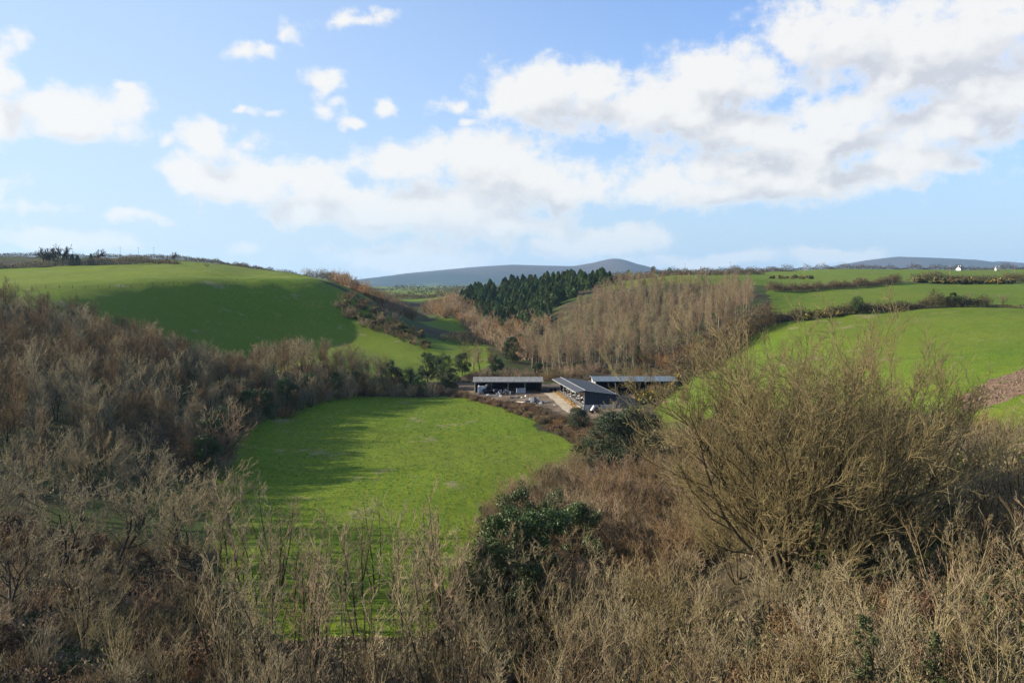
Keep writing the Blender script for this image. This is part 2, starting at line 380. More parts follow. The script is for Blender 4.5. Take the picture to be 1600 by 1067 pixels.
alpha = math_(wt, 'MULTIPLY', ramp_(wt, d0, -.08, .66), math_(wt, 'MULTIPLY_ADD', ramp_(wt, el, .02, .11), .45, .55))
shade = math_(wt, 'MULTIPLY', ramp_(wt, d1, .15, 1.0), ramp_(wt, d0, .15, .75))
shade = math_(wt, 'MULTIPLY', shade, ramp_(wt, math_(wt, 'SUBTRACT', d0, d1), .55, -.35))
# clouds on the sun's side of the sky are whiter
side = ramp_(wt, az, -.55, .35)
CW, CG = (.52, .51, .492), (.36, .365, .385)
ccol = mix_(wt, math_(wt, 'MULTIPLY', shade, math_(wt, 'MULTIPLY_ADD', side, .5, .55)), CW, CG)
skc = vmath(wt, 'MULTIPLY', sky.outputs[0], (SKY_K * .86, SKY_K * 1.08, SKY_K * 1.50))
low = math_(wt, 'POWER', 2.718, math_(wt, 'MULTIPLY', math_(wt, 'MAXIMUM', el, 0.0), -6.0))
low = math_(wt, 'MULTIPLY', low, .95)
pale = mix_(wt, side, (.40, .445, .485), (.295, .375, .48))
skc = mix_(wt, low, skc, pale)
skc = mix_(wt, math_(wt, 'MULTIPLY', math_(wt, 'SUBTRACT', 1.0, side), .55), skc, (.325, .405, .49))
fin = mix_(wt, math_(wt, 'MULTIPLY', alpha, .94), skc, ccol)
wt.links.new(fin, bg.inputs['Color']); bg.inputs['Strength'].default_value = .86
W.cycles.sampling_method = 'MANUAL'; W.cycles.sample_map_resolution = 512

vs = C.view_settings; vs.view_transform = 'Standard'; vs.look = 'None'; vs.exposure = 1.12; vs.gamma = 1
cy = C.cycles
cy.max_bounces = 5; cy.diffuse_bounces = 2; cy.glossy_bounces = 2; cy.transmission_bounces = 2; cy.transparent_max_bounces = 4; cy.volume_bounces = 1
cy.use_adaptive_sampling = True; cy.adaptive_threshold = .012; cy.use_denoising = True; cy.denoiser = 'OPENIMAGEDENOISE'; cy.denoising_prefilter = 'NONE'; cy.denoising_input_passes = 'RGB_ALBEDO_NORMAL'
cy.caustics_reflective = False; cy.caustics_refractive = False; cy.sample_clamp_indirect = 4

# ------------------------------------------------------------------ the air
hz = MB().box((0, 5500, 140), (26000, 11900, 420)).build('haze', plain_mat('haze', (1, 1, 1)))
tag(hz, 'thin pale blue air haze over the valley', None, None, 'stuff')
hm = hz.data.materials[0]; ht = hm.node_tree; ht.nodes.remove(ht.nodes['Principled BSDF'])
pv = nd(ht, 'ShaderNodeVolumePrincipled'); pv.inputs['Color'].default_value = (.42, .68, 1, 1); pv.inputs['Density'].default_value = 4.5e-5; pv.inputs['Anisotropy'].default_value = .2
ht.links.new(pv.outputs[0], ht.nodes['Material Output'].inputs['Volume'])

# ------------------------------------------------------------------ ground sheet with its land cover
def inp_soft(poly, jit=0.0, sc=6.0):
    x = GX + (fbm(GX, GY, sc, 2, 31) * jit if jit else 0); y = GY + (fbm(GX, GY, sc, 2, 37) * jit if jit else 0)
    return inpoly(x, y, poly).astype(np.float32)
FIELD = PY((338, 146), (318, 105), (345, 84), (420, 70), (560, 66), (640, 68), (715, 84), (775, 100), (805, 118), (918, 148), (895, 158), (815, 186), (745, 207), (690, 214), (600, 213), (505, 203), (405, 178))
HILL_LOW = PY((-150, 240), (100, 262), (250, 268), (420, 258), (520, 236), (600, 240), (700, 246), (735, 262), (765, 290), (762, 345), (660, 350), (640, 365), (560, 385), (455, 390), (300, 356), (150, 326), (0, 296), (-150, 285))
HILL_TOP = PY((-250, 270), (0, 296), (150, 326), (300, 356), (455, 390), (600, 400), (500, 470), (470, 560), (430, 640), (360, 690), (290, 640), (200, 545), (0, 525), (-250, 500))
RIGHT_NEAR = PY((1015, 168), (1040, 196), (1058, 232), (1110, 252), (1200, 284), (1330, 294), (1450, 304), (1700, 304), (1900, 240), (1900, 80), (1640, 78), (1560, 90), (1450, 112), (1300, 140), (1120, 160))
RIGHT_MID = PY((1205, 308), (1330, 300), (1450, 312), (1800, 312), (1900, 560), (1600, 545), (1400, 525), (1200, 440))
RIGHT_FAR = PY((940, 500), (960, 462), (1160, 452), (1210, 470), (1400, 545), (1600, 560), (1900, 560), (1900, 1100), (1300, 1100), (950, 1000), (930, 560))
PATCHES = [PY((645, 430), (735, 425), (735, 500), (690, 530), (640, 505)), PY((690, 352), (765, 340), (775, 372), (690, 376)),
           PY((520, 640), (600, 690), (700, 760), (715, 870), (560, 840), (480, 800)), PY((470, 850), (600, 880), (720, 930), (700, 1200), (500, 1100))]
YARD = PY((712, 240), (690, 226), (715, 214), (760, 205), (810, 194), (880, 180), (940, 184), (990, 186), (1010, 205), (1040, 222), (1030, 232), (880, 238), (850, 236), (760, 236))
DIRT = PY((1490, 110), (1530, 119), (1600, 127), (1700, 130), (1690, 112), (1600, 106), (1530, 102))
grass = np.zeros(GX.shape, np.float32); tone = np.full(GX.shape, .5, np.float32)
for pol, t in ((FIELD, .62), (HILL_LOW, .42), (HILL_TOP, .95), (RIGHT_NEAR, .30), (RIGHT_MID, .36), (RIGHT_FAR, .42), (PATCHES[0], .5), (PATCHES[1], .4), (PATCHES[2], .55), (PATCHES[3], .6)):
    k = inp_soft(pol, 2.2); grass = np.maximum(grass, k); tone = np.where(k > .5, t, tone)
far = GY > 1150
cell = (vnoise(GX / 190 + fbm(GX, GY, 300, 2, 4), GY / 420, 77) + .5)
grass = np.where(far, (cell > .38).astype(np.float32), grass); tone = np.where(far, cell, tone)
yard = inp_soft(YARD, 2.5); dirt = inp_soft(DIRT, 3.5, 5)
grass = grass * (1 - yard) * (1 - dirt)
def blur(a):
    for ax in (0, 1): a = (np.roll(a, 1, ax) + 2 * a + np.roll(a, -1, ax)) / 4
    return a
idx = np.arange(NW * NU).reshape(NW, NU)
Fq = np.stack([idx[:-1, :-1], idx[:-1, 1:], idx[1:, 1:], idx[1:, :-1]], -1).reshape(-1, 4)
gm, nt, b = new_mat('ground')
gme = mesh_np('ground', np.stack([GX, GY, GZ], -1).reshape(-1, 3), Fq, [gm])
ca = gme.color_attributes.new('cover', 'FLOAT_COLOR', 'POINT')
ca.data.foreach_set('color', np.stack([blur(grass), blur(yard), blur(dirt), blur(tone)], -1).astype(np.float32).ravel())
ground = tag(obj('ground', gme), 'rolling valley ground of green pasture and rough brown scrub', None, None, 'structure')
at_ = nd(nt, 'ShaderNodeAttribute', attribute_name='cover'); sp = nd(nt, 'ShaderNodeSeparateColor'); nt.links.new(at_.outputs['Color'], sp.inputs[0])
tc = nd(nt, 'ShaderNodeTexCoord'); O = tc.outputs['Object']
nA, nB, nC, nD = noise_(nt, O, .035, 4, .6), noise_(nt, O, .22, 5, .65), noise_(nt, O, 1.1, 4, .65), noise_(nt, O, .012, 2)
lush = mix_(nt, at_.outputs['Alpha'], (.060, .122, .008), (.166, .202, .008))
lush = mix_(nt, ramp_(nt, nA, .35, .7), lush, (.125, .165, .012))
lush = mix_(nt, math_(nt, 'MULTIPLY', ramp_(nt, nB, .54, .70), .75), lush, (.185, .19, .028))
lush = mix_(nt, math_(nt, 'MULTIPLY', ramp_(nt, nC, .50, .64), .55), lush, (.042, .095, .010))
wv = nd(nt, 'ShaderNodeTexWave', inp={'Scale': .16, 'Distortion': 6.0, 'Detail': 2.0, 'Detail Scale': .12}); nt.links.new(O, wv.inputs['Vector'])
lush = mix_(nt, math_(nt, 'MULTIPLY', ramp_(nt, wv.outputs['Fac'], .80, 1.0), .50), lush, (.075, .15, .015))
lush = mix_(nt, math_(nt, 'MULTIPLY', ramp_(nt, nD, .42, .60), .55), lush, (.125, .150, .016))
bare = math_(nt, 'MULTIPLY', ramp_(nt, noise_(nt, O, .075, 5, .7), .59, .67), .70)
lush = mix_(nt, bare, lush, (.23, .19, .10))
scrub = mix_(nt, ramp_(nt, nB, .35, .65), (.036, .028, .015), (.075, .056, .031))
scrub = mix_(nt, math_(nt, 'MULTIPLY', ramp_(nt, nA, .44, .58), .85), scrub, (.050, .075, .016))
scrub = mix_(nt, ramp_(nt, nC, .55, .75), scrub, (.115, .085, .048))
grav = mix_(nt, ramp_(nt, nB, .38, .62), (.125, .088, .056), (.21, .155, .105))
grav = mix_(nt, ramp_(nt, nC, .5, .72), grav, (.17, .125, .085))
soil = mix_(nt, ramp_(nt, nC, .38, .62), (.13, .080, .048), (.23, .15, .095))
gf = ramp_(nt, math_(nt, 'ADD', sp.outputs[0], math_(nt, 'MULTIPLY_ADD', nC, .5, -.25)), .40, .62)
yf = ramp_(nt, math_(nt, 'ADD', sp.outputs[1], math_(nt, 'MULTIPLY_ADD', nC, .5, -.25)), .40, .62)
df = ramp_(nt, math_(nt, 'ADD', sp.outputs[2], math_(nt, 'MULTIPLY_ADD', nC, .5, -.25)), .40, .62)
c = mix_(nt, gf, scrub, lush); c = mix_(nt, yf, c, grav); c = mix_(nt, df, c, soil)
nt.links.new(c, b.inputs['Base Color']); b.inputs['Roughness'].default_value = .95; b.inputs['Specular IOR Level'].default_value = .1
hb = math_(nt, 'ADD', math_(nt, 'MULTIPLY', noise_(nt, O, 2.2, 5, .7), .55), math_(nt, 'MULTIPLY', nB, .8))
bp = nd(nt, 'ShaderNodeBump', inp={'Strength': .9, 'Distance': .45}); nt.links.new(hb, bp.inputs['Height']); nt.links.new(bp.outputs[0], b.inputs['Normal'])

# ------------------------------------------------------------------ far mountains
def mountain(name, label, prof, Y, depth, mat, pxr, amp=14, n=360):
    xs = np.linspace(X(pxr[0], Y), X(pxr[1], Y), n); t = np.linspace(-1, 1, 61); TX, T = np.meshgrid(xs, t)
    pp = np.array(prof, float)
    zr = np.interp(xs / Y * F + 800, pp[:, 0], np.array([at(800, q, Y)[2] for q in pp[:, 1]]))
    kk = np.exp(-np.linspace(-2, 2, 13) ** 2); zr = np.convolve(np.pad(zr, 6, 'edge'), kk / kk.sum(), 'valid')
    ty = Y + T * depth
    shp = np.clip(1 - np.abs(T) ** 1.4, 0, 1)
    z = -12 + (zr[None] + 12) * shp + (fbm(TX, ty, 900, 4, 51) * amp * 2 - np.abs(fbm(TX, ty, 600, 3, 58)) * amp * 2) * shp * (np.abs(T) > .01) * np.clip(np.abs(T) * 5, 0, 1)
    ii = np.arange(61 * n).reshape(61, n); fq = np.stack([ii[:-1, :-1], ii[:-1, 1:], ii[1:, 1:], ii[1:, :-1]], -1).reshape(-1, 4)
    return tag(obj(name, mesh_np(name, np.stack([TX, ty, z], -1).reshape(-1, 3), fq, [mat])), label, None, None, 'structure')
mm, nt, b = new_mat('mountain_heather'); tc = nd(nt, 'ShaderNodeTexCoord'); O = tc.outputs['Object']
sz = nd(nt, 'ShaderNodeSeparateXYZ'); nt.links.new(O, sz.inputs[0])
hh = math_(nt, 'ADD', sz.outputs[2], math_(nt, 'MULTIPLY_ADD', noise_(nt, O, .0016, 5, .6), 260, -130))
c = mix_(nt, ramp_(nt, hh, 60, 130), (.012, .020, .016), mix_(nt, ramp_(nt, noise_(nt, O, .003, 5, .65), .4, .65), (.060, .038, .036), (.040, .038, .028)))
c = mix_(nt, ramp_(nt, hh, 30, -20), c, (.055, .075, .03)); nt.links.new(c, b.inputs['Base Color']); b.inputs['Roughness'].default_value = .95
mountain('mountain', 'long blue grey mountain with a small peak', [(440, 447), (555, 440), (600, 433), (640, 427), (700, 421), (745, 417), (800, 413.5), (850, 415), (895, 416), (925, 411), (945, 406), (957, 404), (968, 406), (985, 412), (1010, 418.5), (1040, 424), (1100, 434), (1160, 446)], 8000, 1900, mm, (420, 1200))
mountain('mountain', 'broad violet grey mountain behind the right fields', [(1180, 440), (1270, 421), (1310, 414), (1350, 407), (1400, 401), (1430, 402), (1480, 404), (1510, 407), (1540, 411), (1555, 408), (1575, 409), (1600, 414), (1700, 425), (1800, 445)], 8600, 1700, mm, (1150, 1850))
# ------------------------------------------------------------------ plant building
def norm(v): return v / (np.linalg.norm(v) + 1e-9)
def turn(d, ang, r):
    """direction at angle ang from d, at a random bearing"""
    a = np.cross(d, (0.31, 0.17, 0.93)); a = norm(a); b = np.cross(d, a)
    t = r.uniform(0, 2 * math.pi)
    return norm(d * math.cos(ang) + (a * math.cos(t) + b * math.sin(t)) * math.sin(ang))
def grow(seed, starts, levels):
    """starts: (pos, dir, length, radius); levels: per order dict(n=steps, wob=, up=, kids=, ang=(lo,hi), len=(lo,hi), rad=, t0=, r1=)
    -> array rows x0 y0 z0 x1 y1 z1 r0 r1 order"""
    r = random.Random(seed); nr = np.random.default_rng(seed); out = []
    st = [(np.array(p, float), norm(np.array(d, float)), L, rad, 0) for p, d, L, rad in starts]
    while st:
        p, d, L, rad, lv = st.pop(); S = levels[lv]; n = S['n']; end = rad * S.get('r1', .3)
        nodes = [(p, d, rad)]
        for i in range(n):
            d = norm(d + nr.normal(0, S['wob'], 3) + np.array((0, 0, S['up'])))
            q = p + d * (L / n); r0 = rad + (end - rad) * i / n; r1 = rad + (end - rad) * (i + 1) / n
            out.append((*p, *q, r0, r1, lv)); p = q; nodes.append((p, d, r1))
        if lv + 1 < len(levels):
            N = levels[lv + 1]; k = S['kids']; k = int(k) + (r.random() < k - int(k))
            for j in range(k):
                t = S['t0'] + (1 - S['t0']) * (j + r.random()) / k
                f = t * n; i = min(int(f), n - 1); a, b = nodes[i], nodes[i + 1]; u = f - i
                pos = a[0] + (b[0] - a[0]) * u; rr = a[2] + (b[2] - a[2]) * u
                ang = math.radians(r.uniform(*N['ang'])); l = r.uniform(*N['len']) * (L if N.get('rel', True) else 1) * (1 - .45 * t * S.get('cone', 1))
                st.append((pos, turn(b[1], ang, r), l, max(rr * N['rad'], N.get('rmin', .006)), lv + 1))
    return np.array(out)
def tubes(S, sides=3):
    """segments -> separate open prisms (vertices, quads)"""
    a, b = S[:, :3], S[:, 3:6]; d = b - a; L = np.linalg.norm(d, axis=1, keepdims=True); d = d / (L + 1e-9)
    ref = np.where(np.abs(d[:, 2:3]) < .9, np.array([[0, 0, 1.0]]), np.array([[1.0, 0, 0]]))
    u = np.cross(d, ref); u /= np.linalg.norm(u, axis=1, keepdims=True) + 1e-9; w = np.cross(d, u)
    V = np.empty((len(S), 2 * sides, 3)); ext = d * np.minimum(S[:, 6:7] * .4, L * .2)
    for k in range(sides):
        t = 2 * math.pi * k / sides; o = math.cos(t) * u + math.sin(t) * w
        V[:, k] = a - ext + o * S[:, 6:7]; V[:, sides + k] = b + ext + o * S[:, 7:8]
    k = np.arange(sides); q = np.stack([k, (k + 1) % sides, sides + (k + 1) % sides, sides + k], -1)
    Fq = (np.arange(len(S))[:, None, None] * 2 * sides + q[None]).reshape(-1, 4)
    return V.reshape(-1, 3), Fq
def seg_mesh(name, S, mat, thick=.05):
    big, small = S[S[:, 6] >= thick], S[S[:, 6] < thick]
    Vs, Fs, n = [], [], 0
    for part, k in ((big, 6), (small, 3)):
        if len(part):
            v, f = tubes(part, k); Vs.append(v); Fs.append(f + n); n += len(v)
    return mesh_np(name, np.concatenate(Vs), np.concatenate(Fs), [mat])
def leaves(P, size, r, flat=0.0, aspect=1.6, dirs=None):
    """diamond leaves around points P -> V, F"""
    n = len(P); u = r.normal(size=(n, 3)); u[:, 2] -= flat * np.abs(u[:, 2]) * .5
    if dirs is not None: u = dirs + u * .45
    u /= np.linalg.norm(u, axis=1, keepdims=True); v = r.normal(size=(n, 3)); v -= (v * u).sum(1, keepdims=True) * u; v /= np.linalg.norm(v, axis=1, keepdims=True)
    s = (size * r.uniform(.6, 1.35, n))[:, None]
    V = np.stack([P - u * s * aspect * .5, P + v * s * .5, P + u * s * aspect * .5, P - v * s * .5], 1).reshape(-1, 3)
    return V, np.arange(4 * n).reshape(-1, 4)
def clump_points(r, lumps, n, shell=.55):
    """points in ellipsoid lumps, denser near their skins"""
    w = np.array([l[3] * l[4] for l in lumps]); k = r.choice(len(lumps), n, p=w / w.sum()); Lm = np.array(lumps)[k]
    d = r.normal(size=(n, 3)); d /= np.linalg.norm(d, axis=1, keepdims=True)
    rad = (shell + (1 - shell) * r.random(n) ** .6)[:, None] * (1 + .18 * r.normal(size=(n, 1)))
    return Lm[:, :3] + d * rad * Lm[:, [3, 3, 4]]
def leaf_mesh(name, P, size, r, mat, **k):
    V, Fq = leaves(P, size, r, **k); return mesh_np(name, V, Fq, [mat], smooth=False)
def join_np(parts):
    Vs, Fs, Ms, n = [], [], [], 0
    for (V, Fq), m in parts:
        Vs.append(V); Fs.append(Fq + n); Ms.append(np.full(len(Fq), m)); n += len(V)
    return np.concatenate(Vs), np.concatenate(Fs), np.concatenate(Ms)

def split_tree(S, tm, cm, cut=1, name=('trunk', 'crown')):
    """trunk = orders below cut, crown = the rest"""
    a, b = S[S[:, 8] < cut], S[S[:, 8] >= cut]
    return [(name[0], seg_mesh(name[0], a, tm)), (name[1], seg_mesh(name[1], b, cm))]

# --- wispy valley wood tree, several steep stems
def wood_tree(seed, tm, cm, h=12.5):
    r = random.Random(seed); st = []
    for k in range(r.choice((1, 2, 2, 3))):
        a = r.uniform(0, 6.28); t = r.uniform(.02, .20); st.append(((.25 * math.cos(a), .25 * math.sin(a), -.3), (t * math.cos(a), t * math.sin(a), 1), h * r.uniform(.75, 1), .13))
    n = 30 / len(st)
    S = grow(seed, st, [dict(n=7, wob=.06, up=.06, kids=n, t0=.34, r1=.15, cone=.9),
                        dict(n=4, wob=.12, up=.16, kids=8, t0=.12, ang=(25, 62), len=(.30, .50), rad=.5, r1=.25, cone=.8),
                        dict(n=3, wob=.14, up=.14, kids=8, t0=.1, ang=(20, 50), len=(.34, .58), rad=.6, r1=.4, rmin=.020, cone=.6),
                        dict(n=2, wob=.14, up=.10, kids=0, t0=0, ang=(20, 50), len=(.35, .6), rad=.7, r1=.5, rmin=.015)])
    return split_tree(S, tm, cm)
# --- straight pale-stemmed plantation tree
def pole_tree(seed, tm, cm, h=14.0):
    S = grow(seed, [((0, 0, -.3), (random.Random(seed).uniform(-.05, .05), 0, 1), h, .11)],
             [dict(n=8, wob=.03, up=.04, kids=44, t0=.34, r1=.12, cone=1.1),
              dict(n=3, wob=.10, up=.20, kids=9, t0=.1, ang=(30, 62), len=(.18, .32), rad=.38, r1=.3, rmin=.016, cone=.8),
              dict(n=2, wob=.14, up=.16, kids=6, t0=.1, ang=(25, 55), len=(.35, .6), rad=.7, r1=.5, rmin=.018, cone=.5),
              dict(n=1, wob=.14, up=.10, kids=0, t0=0, ang=(20, 50), len=(.4, .7), rad=.8, r1=.5, rmin=.013)])
    return split_tree(S, tm, cm)
# --- broad spreading bare tree with crooked pale twigs (hedgerow ash / thorn)
def broad_tree(seed, tm, cm, h=11.0, spread=1.0, dense=1.0):
    r = random.Random(seed); st = []
    for k in range(r.choice((1, 2, 2))):
        a = r.uniform(0, 6.28); st.append(((.2 * math.cos(a), .2 * math.sin(a), -.3), (.2 * math.cos(a), .2 * math.sin(a), 1), h * .62, .19))
    S = grow(seed, st, [dict(n=5, wob=.13, up=.05, kids=15 / len(st), t0=.35, r1=.4, cone=.3),
                        dict(n=6, wob=.17, up=.10, kids=8 * dense, t0=.22, ang=(35, 75), len=(.62 * spread, .95 * spread), rad=.55, r1=.22, cone=.8),
                        dict(n=4, wob=.22, up=.16, kids=7 * dense, t0=.12, ang=(28, 65), len=(.30, .50), rad=.55, r1=.4, rmin=.025, cone=.7),
                        dict(n=3, wob=.26, up=.22, kids=3, t0=.15, ang=(25, 60), len=(.30, .52), rad=.65, r1=.5, rmin=.021, cone=.5),
                        dict(n=2, wob=.2, up=.16, kids=0, t0=0, ang=(25, 55), len=(.4, .7), rad=.7, r1=.6, rmin=.017)])
    return split_tree(S, tm, cm, 2)
# --- many-stemmed fan (the big willow)
def fan_tree(seed, tm, cm, h=17.0, stems=11, lean=52, dense=1.0, rad=.22):
    r = random.Random(seed); st = []
    for k in range(stems):
        a = 2.399 * k + r.uniform(-.3, .3); t = math.radians(lean * math.sqrt((k + .5) / stems))
        st.append(((.9 * math.cos(a), .9 * math.sin(a), -.4), (math.sin(t) * math.cos(a), math.sin(t) * math.sin(a), math.cos(t)), h * (1.06 - .16 * t) * r.uniform(.93, 1.0), rad * r.uniform(.6, 1)))
    S = grow(seed, st, [dict(n=9, wob=.09, up=.055, kids=13 * dense, t0=.22, r1=.16, cone=.5),
                        dict(n=6, wob=.13, up=.10, kids=8 * dense, t0=.12, ang=(20, 55), len=(.32, .52), rad=.5, r1=.25, cone=.6),
                        dict(n=4, wob=.12, up=.12, kids=4.6 * dense, t0=.1, ang=(16, 42), len=(.30, .52), rad=.5, r1=.4, rmin=.024, cone=.4),
                        dict(n=3, wob=.13, up=.12, kids=1.6, t0=.1, ang=(18, 45), len=(.40, .7), rad=.65, r1=.55, rmin=.019, cone=.3),
                        dict(n=2, wob=.12, up=.08, kids=0, t0=0, ang=(20, 50), len=(.5, .8), rad=.7, r1=.7, rmin=.015)])
    return split_tree(S, tm, cm, 2)
# --- slender sapling
def sapling(seed, tm, cm, h=9.0):
    r = random.Random(seed); st = []
    for k in range(r.choice((1, 1, 2, 3))):
        a = r.uniform(0, 6.28); t = r.uniform(.0, .14); st.append(((.2 * math.cos(a), .2 * math.sin(a), -.3), (t * math.cos(a), t * math.sin(a), 1), h * r.uniform(.7, 1), .075))
    S = grow(seed, st, [dict(n=8, wob=.045, up=.03, kids=17 / len(st), t0=.22, r1=.2, cone=.7),
                        dict(n=4, wob=.10, up=.16, kids=5, t0=.1, ang=(25, 55), len=(.16, .30), rad=.5, r1=.4, rmin=.022, cone=.6),
                        dict(n=3, wob=.16, up=.14, kids=1.6, t0=.1, ang=(25, 55), len=(.35, .6), rad=.65, r1=.6, rmin=.018, cone=.4),
                        dict(n=2, wob=.16, up=.10, kids=0, t0=0, ang=(20, 50), len=(.4, .7), rad=.8, r1=.7, rmin=.015)])
    return split_tree(S, tm, cm)
# --- many-stemmed thicket shrub
def shrub_segs(seed, h=5.2, stems=17, lean=32, kids=6, wob=.07, fine=3, rad=.042):
    r = random.Random(seed); st = []
    for k in range(stems):
        a = r.uniform(0, 6.28); t = math.radians(lean * math.sqrt(r.random())); q = .5 * r.random()
        st.append(((q * math.cos(a), q * math.sin(a), -.2), (math.sin(t) * math.cos(a), math.sin(t) * math.sin(a), math.cos(t)), h * r.uniform(.6, 1), rad * r.uniform(.7, 1.1)))
    return grow(seed, st, [dict(n=5, wob=wob, up=.03, kids=kids, t0=.2, r1=.35, cone=.8),
                           dict(n=3, wob=wob * 1.3, up=.10, kids=fine, t0=.1, ang=(20, 55), len=(.25, .45), rad=.6, r1=.5, rmin=.020, cone=.6),
                           dict(n=2, wob=wob * 1.5, up=.10, kids=0, t0=0, ang=(20, 55), len=(.35, .6), rad=.7, r1=.6, rmin=.016)])
def thicket(seed, sm, **k):
    S = shrub_segs(seed, **k); return [('stems', seg_mesh('stems', S[S[:, 8] < 1], sm[0])), ('crown', seg_mesh('crown', S[S[:, 8] >= 1], sm[1]))]
# --- bramble mound: arching canes with dead leaves
def bramble(seed, lm, cm, R=1.6, h=1.5, n=2600):
    r = np.random.default_rng(seed); S = shrub_segs(seed, h=R * 1.25, stems=18, lean=75, kids=5, wob=.2, fine=2, rad=.018)
    lumps = [(r.normal(0, R * .42), r.normal(0, R * .42), h * .35 * r.uniform(.5, 1.2), R * r.uniform(.3, .55), h * r.uniform(.3, .6)) for _ in range(9)]
    P = clump_points(r, lumps, n, .5); P = P[P[:, 2] > -.1]
    return [('bramble_canes', seg_mesh('bramble_canes', S, cm)), ('leaves', leaf_mesh('leaves', P, .095, r, lm))]
# --- dense evergreen / ivy-clad tree
def evergreen(seed, lm, tm, h=10.0, R=4.0, n=26000, lumps=52, leaf=.125, low=.12):
    r = np.random.default_rng(seed); L = []
    for k in range(lumps):
        z = h * (low + (.93 - low) * r.random()); t = z / h; rr = R * math.sqrt(max(.05, 1 - abs(2 * t - .9) ** 2.2)) * r.uniform(.35, .95); a = r.uniform(0, 6.28)
        s = R * r.uniform(.12, .34); L.append((rr * math.cos(a), rr * math.sin(a), z, s, s * r.uniform(.7, 1.1)))
    P = clump_points(r, L, n, .45); P = P[P[:, 2] > .1]
    st = [((0, 0, -.4), (.05, 0, 1), h * .8, .22)]
    S = grow(seed, st, [dict(n=6, wob=.09, up=.05, kids=22, t0=.15, r1=.3, cone=.8), dict(n=4, wob=.15, up=.08, kids=6, t0=.3, ang=(40, 75), len=(.4, .66), rad=.5, r1=.3),
                        dict(n=3, wob=.2, up=.1, kids=0, t0=0, ang=(25, 55), len=(.4, .7), rad=.6, r1=.4, rmin=.02)])
    return [('trunk', seg_mesh('trunk', S, tm)), ('crown', leaf_mesh('crown', P, leaf, r, lm))]
# --- conifer
def conifer(seed, lm, tm, h=11.5, R=3.9, n=5200):
    r = np.random.default_rng(seed); t = r.random(n) ** .75; z = h * (.04 + .96 * t); a = r.uniform(0, 6.28, n)
    whorl = np.round(t * 26 + .25 * np.sin(a * 5)) / 26; z = h * (.04 + .94 * (.55 * whorl + .45 * t))
    prof = R * (1 - t ** 2.0) ** .8 * (.72 + .38 * np.sin(a * 3 + seed) * np.cos(t * 9 + seed)) + .08
    q = np.sqrt(r.random(n)) ** .7; rad = prof * q
    P = np.stack([rad * np.cos(a), rad * np.sin(a), z - .25 * rad], -1)
    D = np.stack([np.cos(a), np.sin(a), np.full(n, -.12) + .6 * t], -1)
    V, Fq = leaves(P, .42, r, aspect=2.3, dirs=D)
    return [('trunk', MB_mesh('trunk', tm, h)), ('crown', mesh_np('crown', V, Fq, [lm], smooth=False))]
def MB_mesh(name, tm, h):
    return seg_mesh(name, np.array([(0, 0, -.4, 0, 0, h * .5, .2, .12, 0), (0, 0, h * .5, .05, 0, h * .97, .12, .02, 0)]), tm)
# --- gorse in flower
def gorse(seed, R=1.3, h=1.5, n=1100, nf=420):
    r = np.random.default_rng(seed)
    L = [(r.normal(0, R * .45), r.normal(0, R * .45), h * r.uniform(.25, .6), R * r.uniform(.3, .5), h * r.uniform(.25, .42)) for _ in range(8)]
    P = clump_points(r, L, n, .4); P = P[P[:, 2] > -.1]; Q = clump_points(r, L, nf, .92); Q = Q[Q[:, 2] > h * .3]
    return [('foliage', leaf_mesh('foliage', P, .20, r, M['leaf_gorse'], aspect=2.2)), ('flowers', leaf_mesh('flowers', Q, .15, r, M['gorse_flower'], aspect=1.2))]
# --- a hedge along a line of points, as one plant wall of twigs and leaves
def hedge(name, pts, label, h=2.2, w=1.6, per_m=34, leafy=.6, tall=.5, mats=('twig_brown', 'hedge_leaf'), seed=0, group=None, leaf=.22, twig=.022, cat='hedge', lump=5.0):
    r = np.random.default_rng(seed + 101); pts = np.array(pts, float); d = np.diff(pts, axis=0); L = np.linalg.norm(d, axis=1); cum = np.concatenate([[0], np.cumsum(L)]); tot = cum[-1]
    n = int(tot * per_m); s = r.random(n) * tot; c = np.stack([np.interp(s, cum, pts[:, k]) for k in (0, 1)], -1)
    hh = h * (1 + tall * (2.0 * vnoise(s / lump + seed * 7.3, s * 0 + seed, 13)) + tall * .7 * vnoise(s / (lump * .35), s * 0 + seed, 17)); hh = np.maximum(hh, .35 * h)
    off = r.normal(size=(n, 2)) * w * .42; c = c + off
    z0 = H(c[:, 0], c[:, 1]); base = np.array([pts[:, 0].mean(), pts[:, 1].mean(), 0.0]); base[2] = float(H(base[0], base[1]))
    edge = np.clip(1 - (np.linalg.norm(off, axis=1) / (w * 1.15)) ** 2, .3, 1)
    k = r.random(n) < leafy; out = []
    zz = z0 + hh * edge * r.random(n) ** .7
    if k.any(): out.append((leaves(np.stack([c[k, 0], c[k, 1], zz[k]], -1) - base, leaf, r, aspect=1.5), 1))
    k = ~k; m = k.sum()
    if m:
        a = np.stack([c[k, 0], c[k, 1], z0[k] + hh[k] * edge[k] * r.uniform(.1, .7, m)], -1); dr = r.normal(size=(m, 3)) * .5 + np.array((0, 0, .9)); dr /= np.linalg.norm(dr, axis=1, keepdims=True)
        ln = (hh[k] * r.uniform(.25, .55, m))[:, None]
        S = np.concatenate([a - base, a + dr * ln - base, np.full((m, 1), twig), np.full((m, 1), twig * .5), np.zeros((m, 1))], 1); out.append((tubes(S, 3), 0))
    V, Fq, mi = join_np(out); me = mesh_np(name, V, Fq, [M[mats[0]], M[mats[1]]], mi, smooth=False)
    return tag(obj(name, me, None, base), label, cat, group)
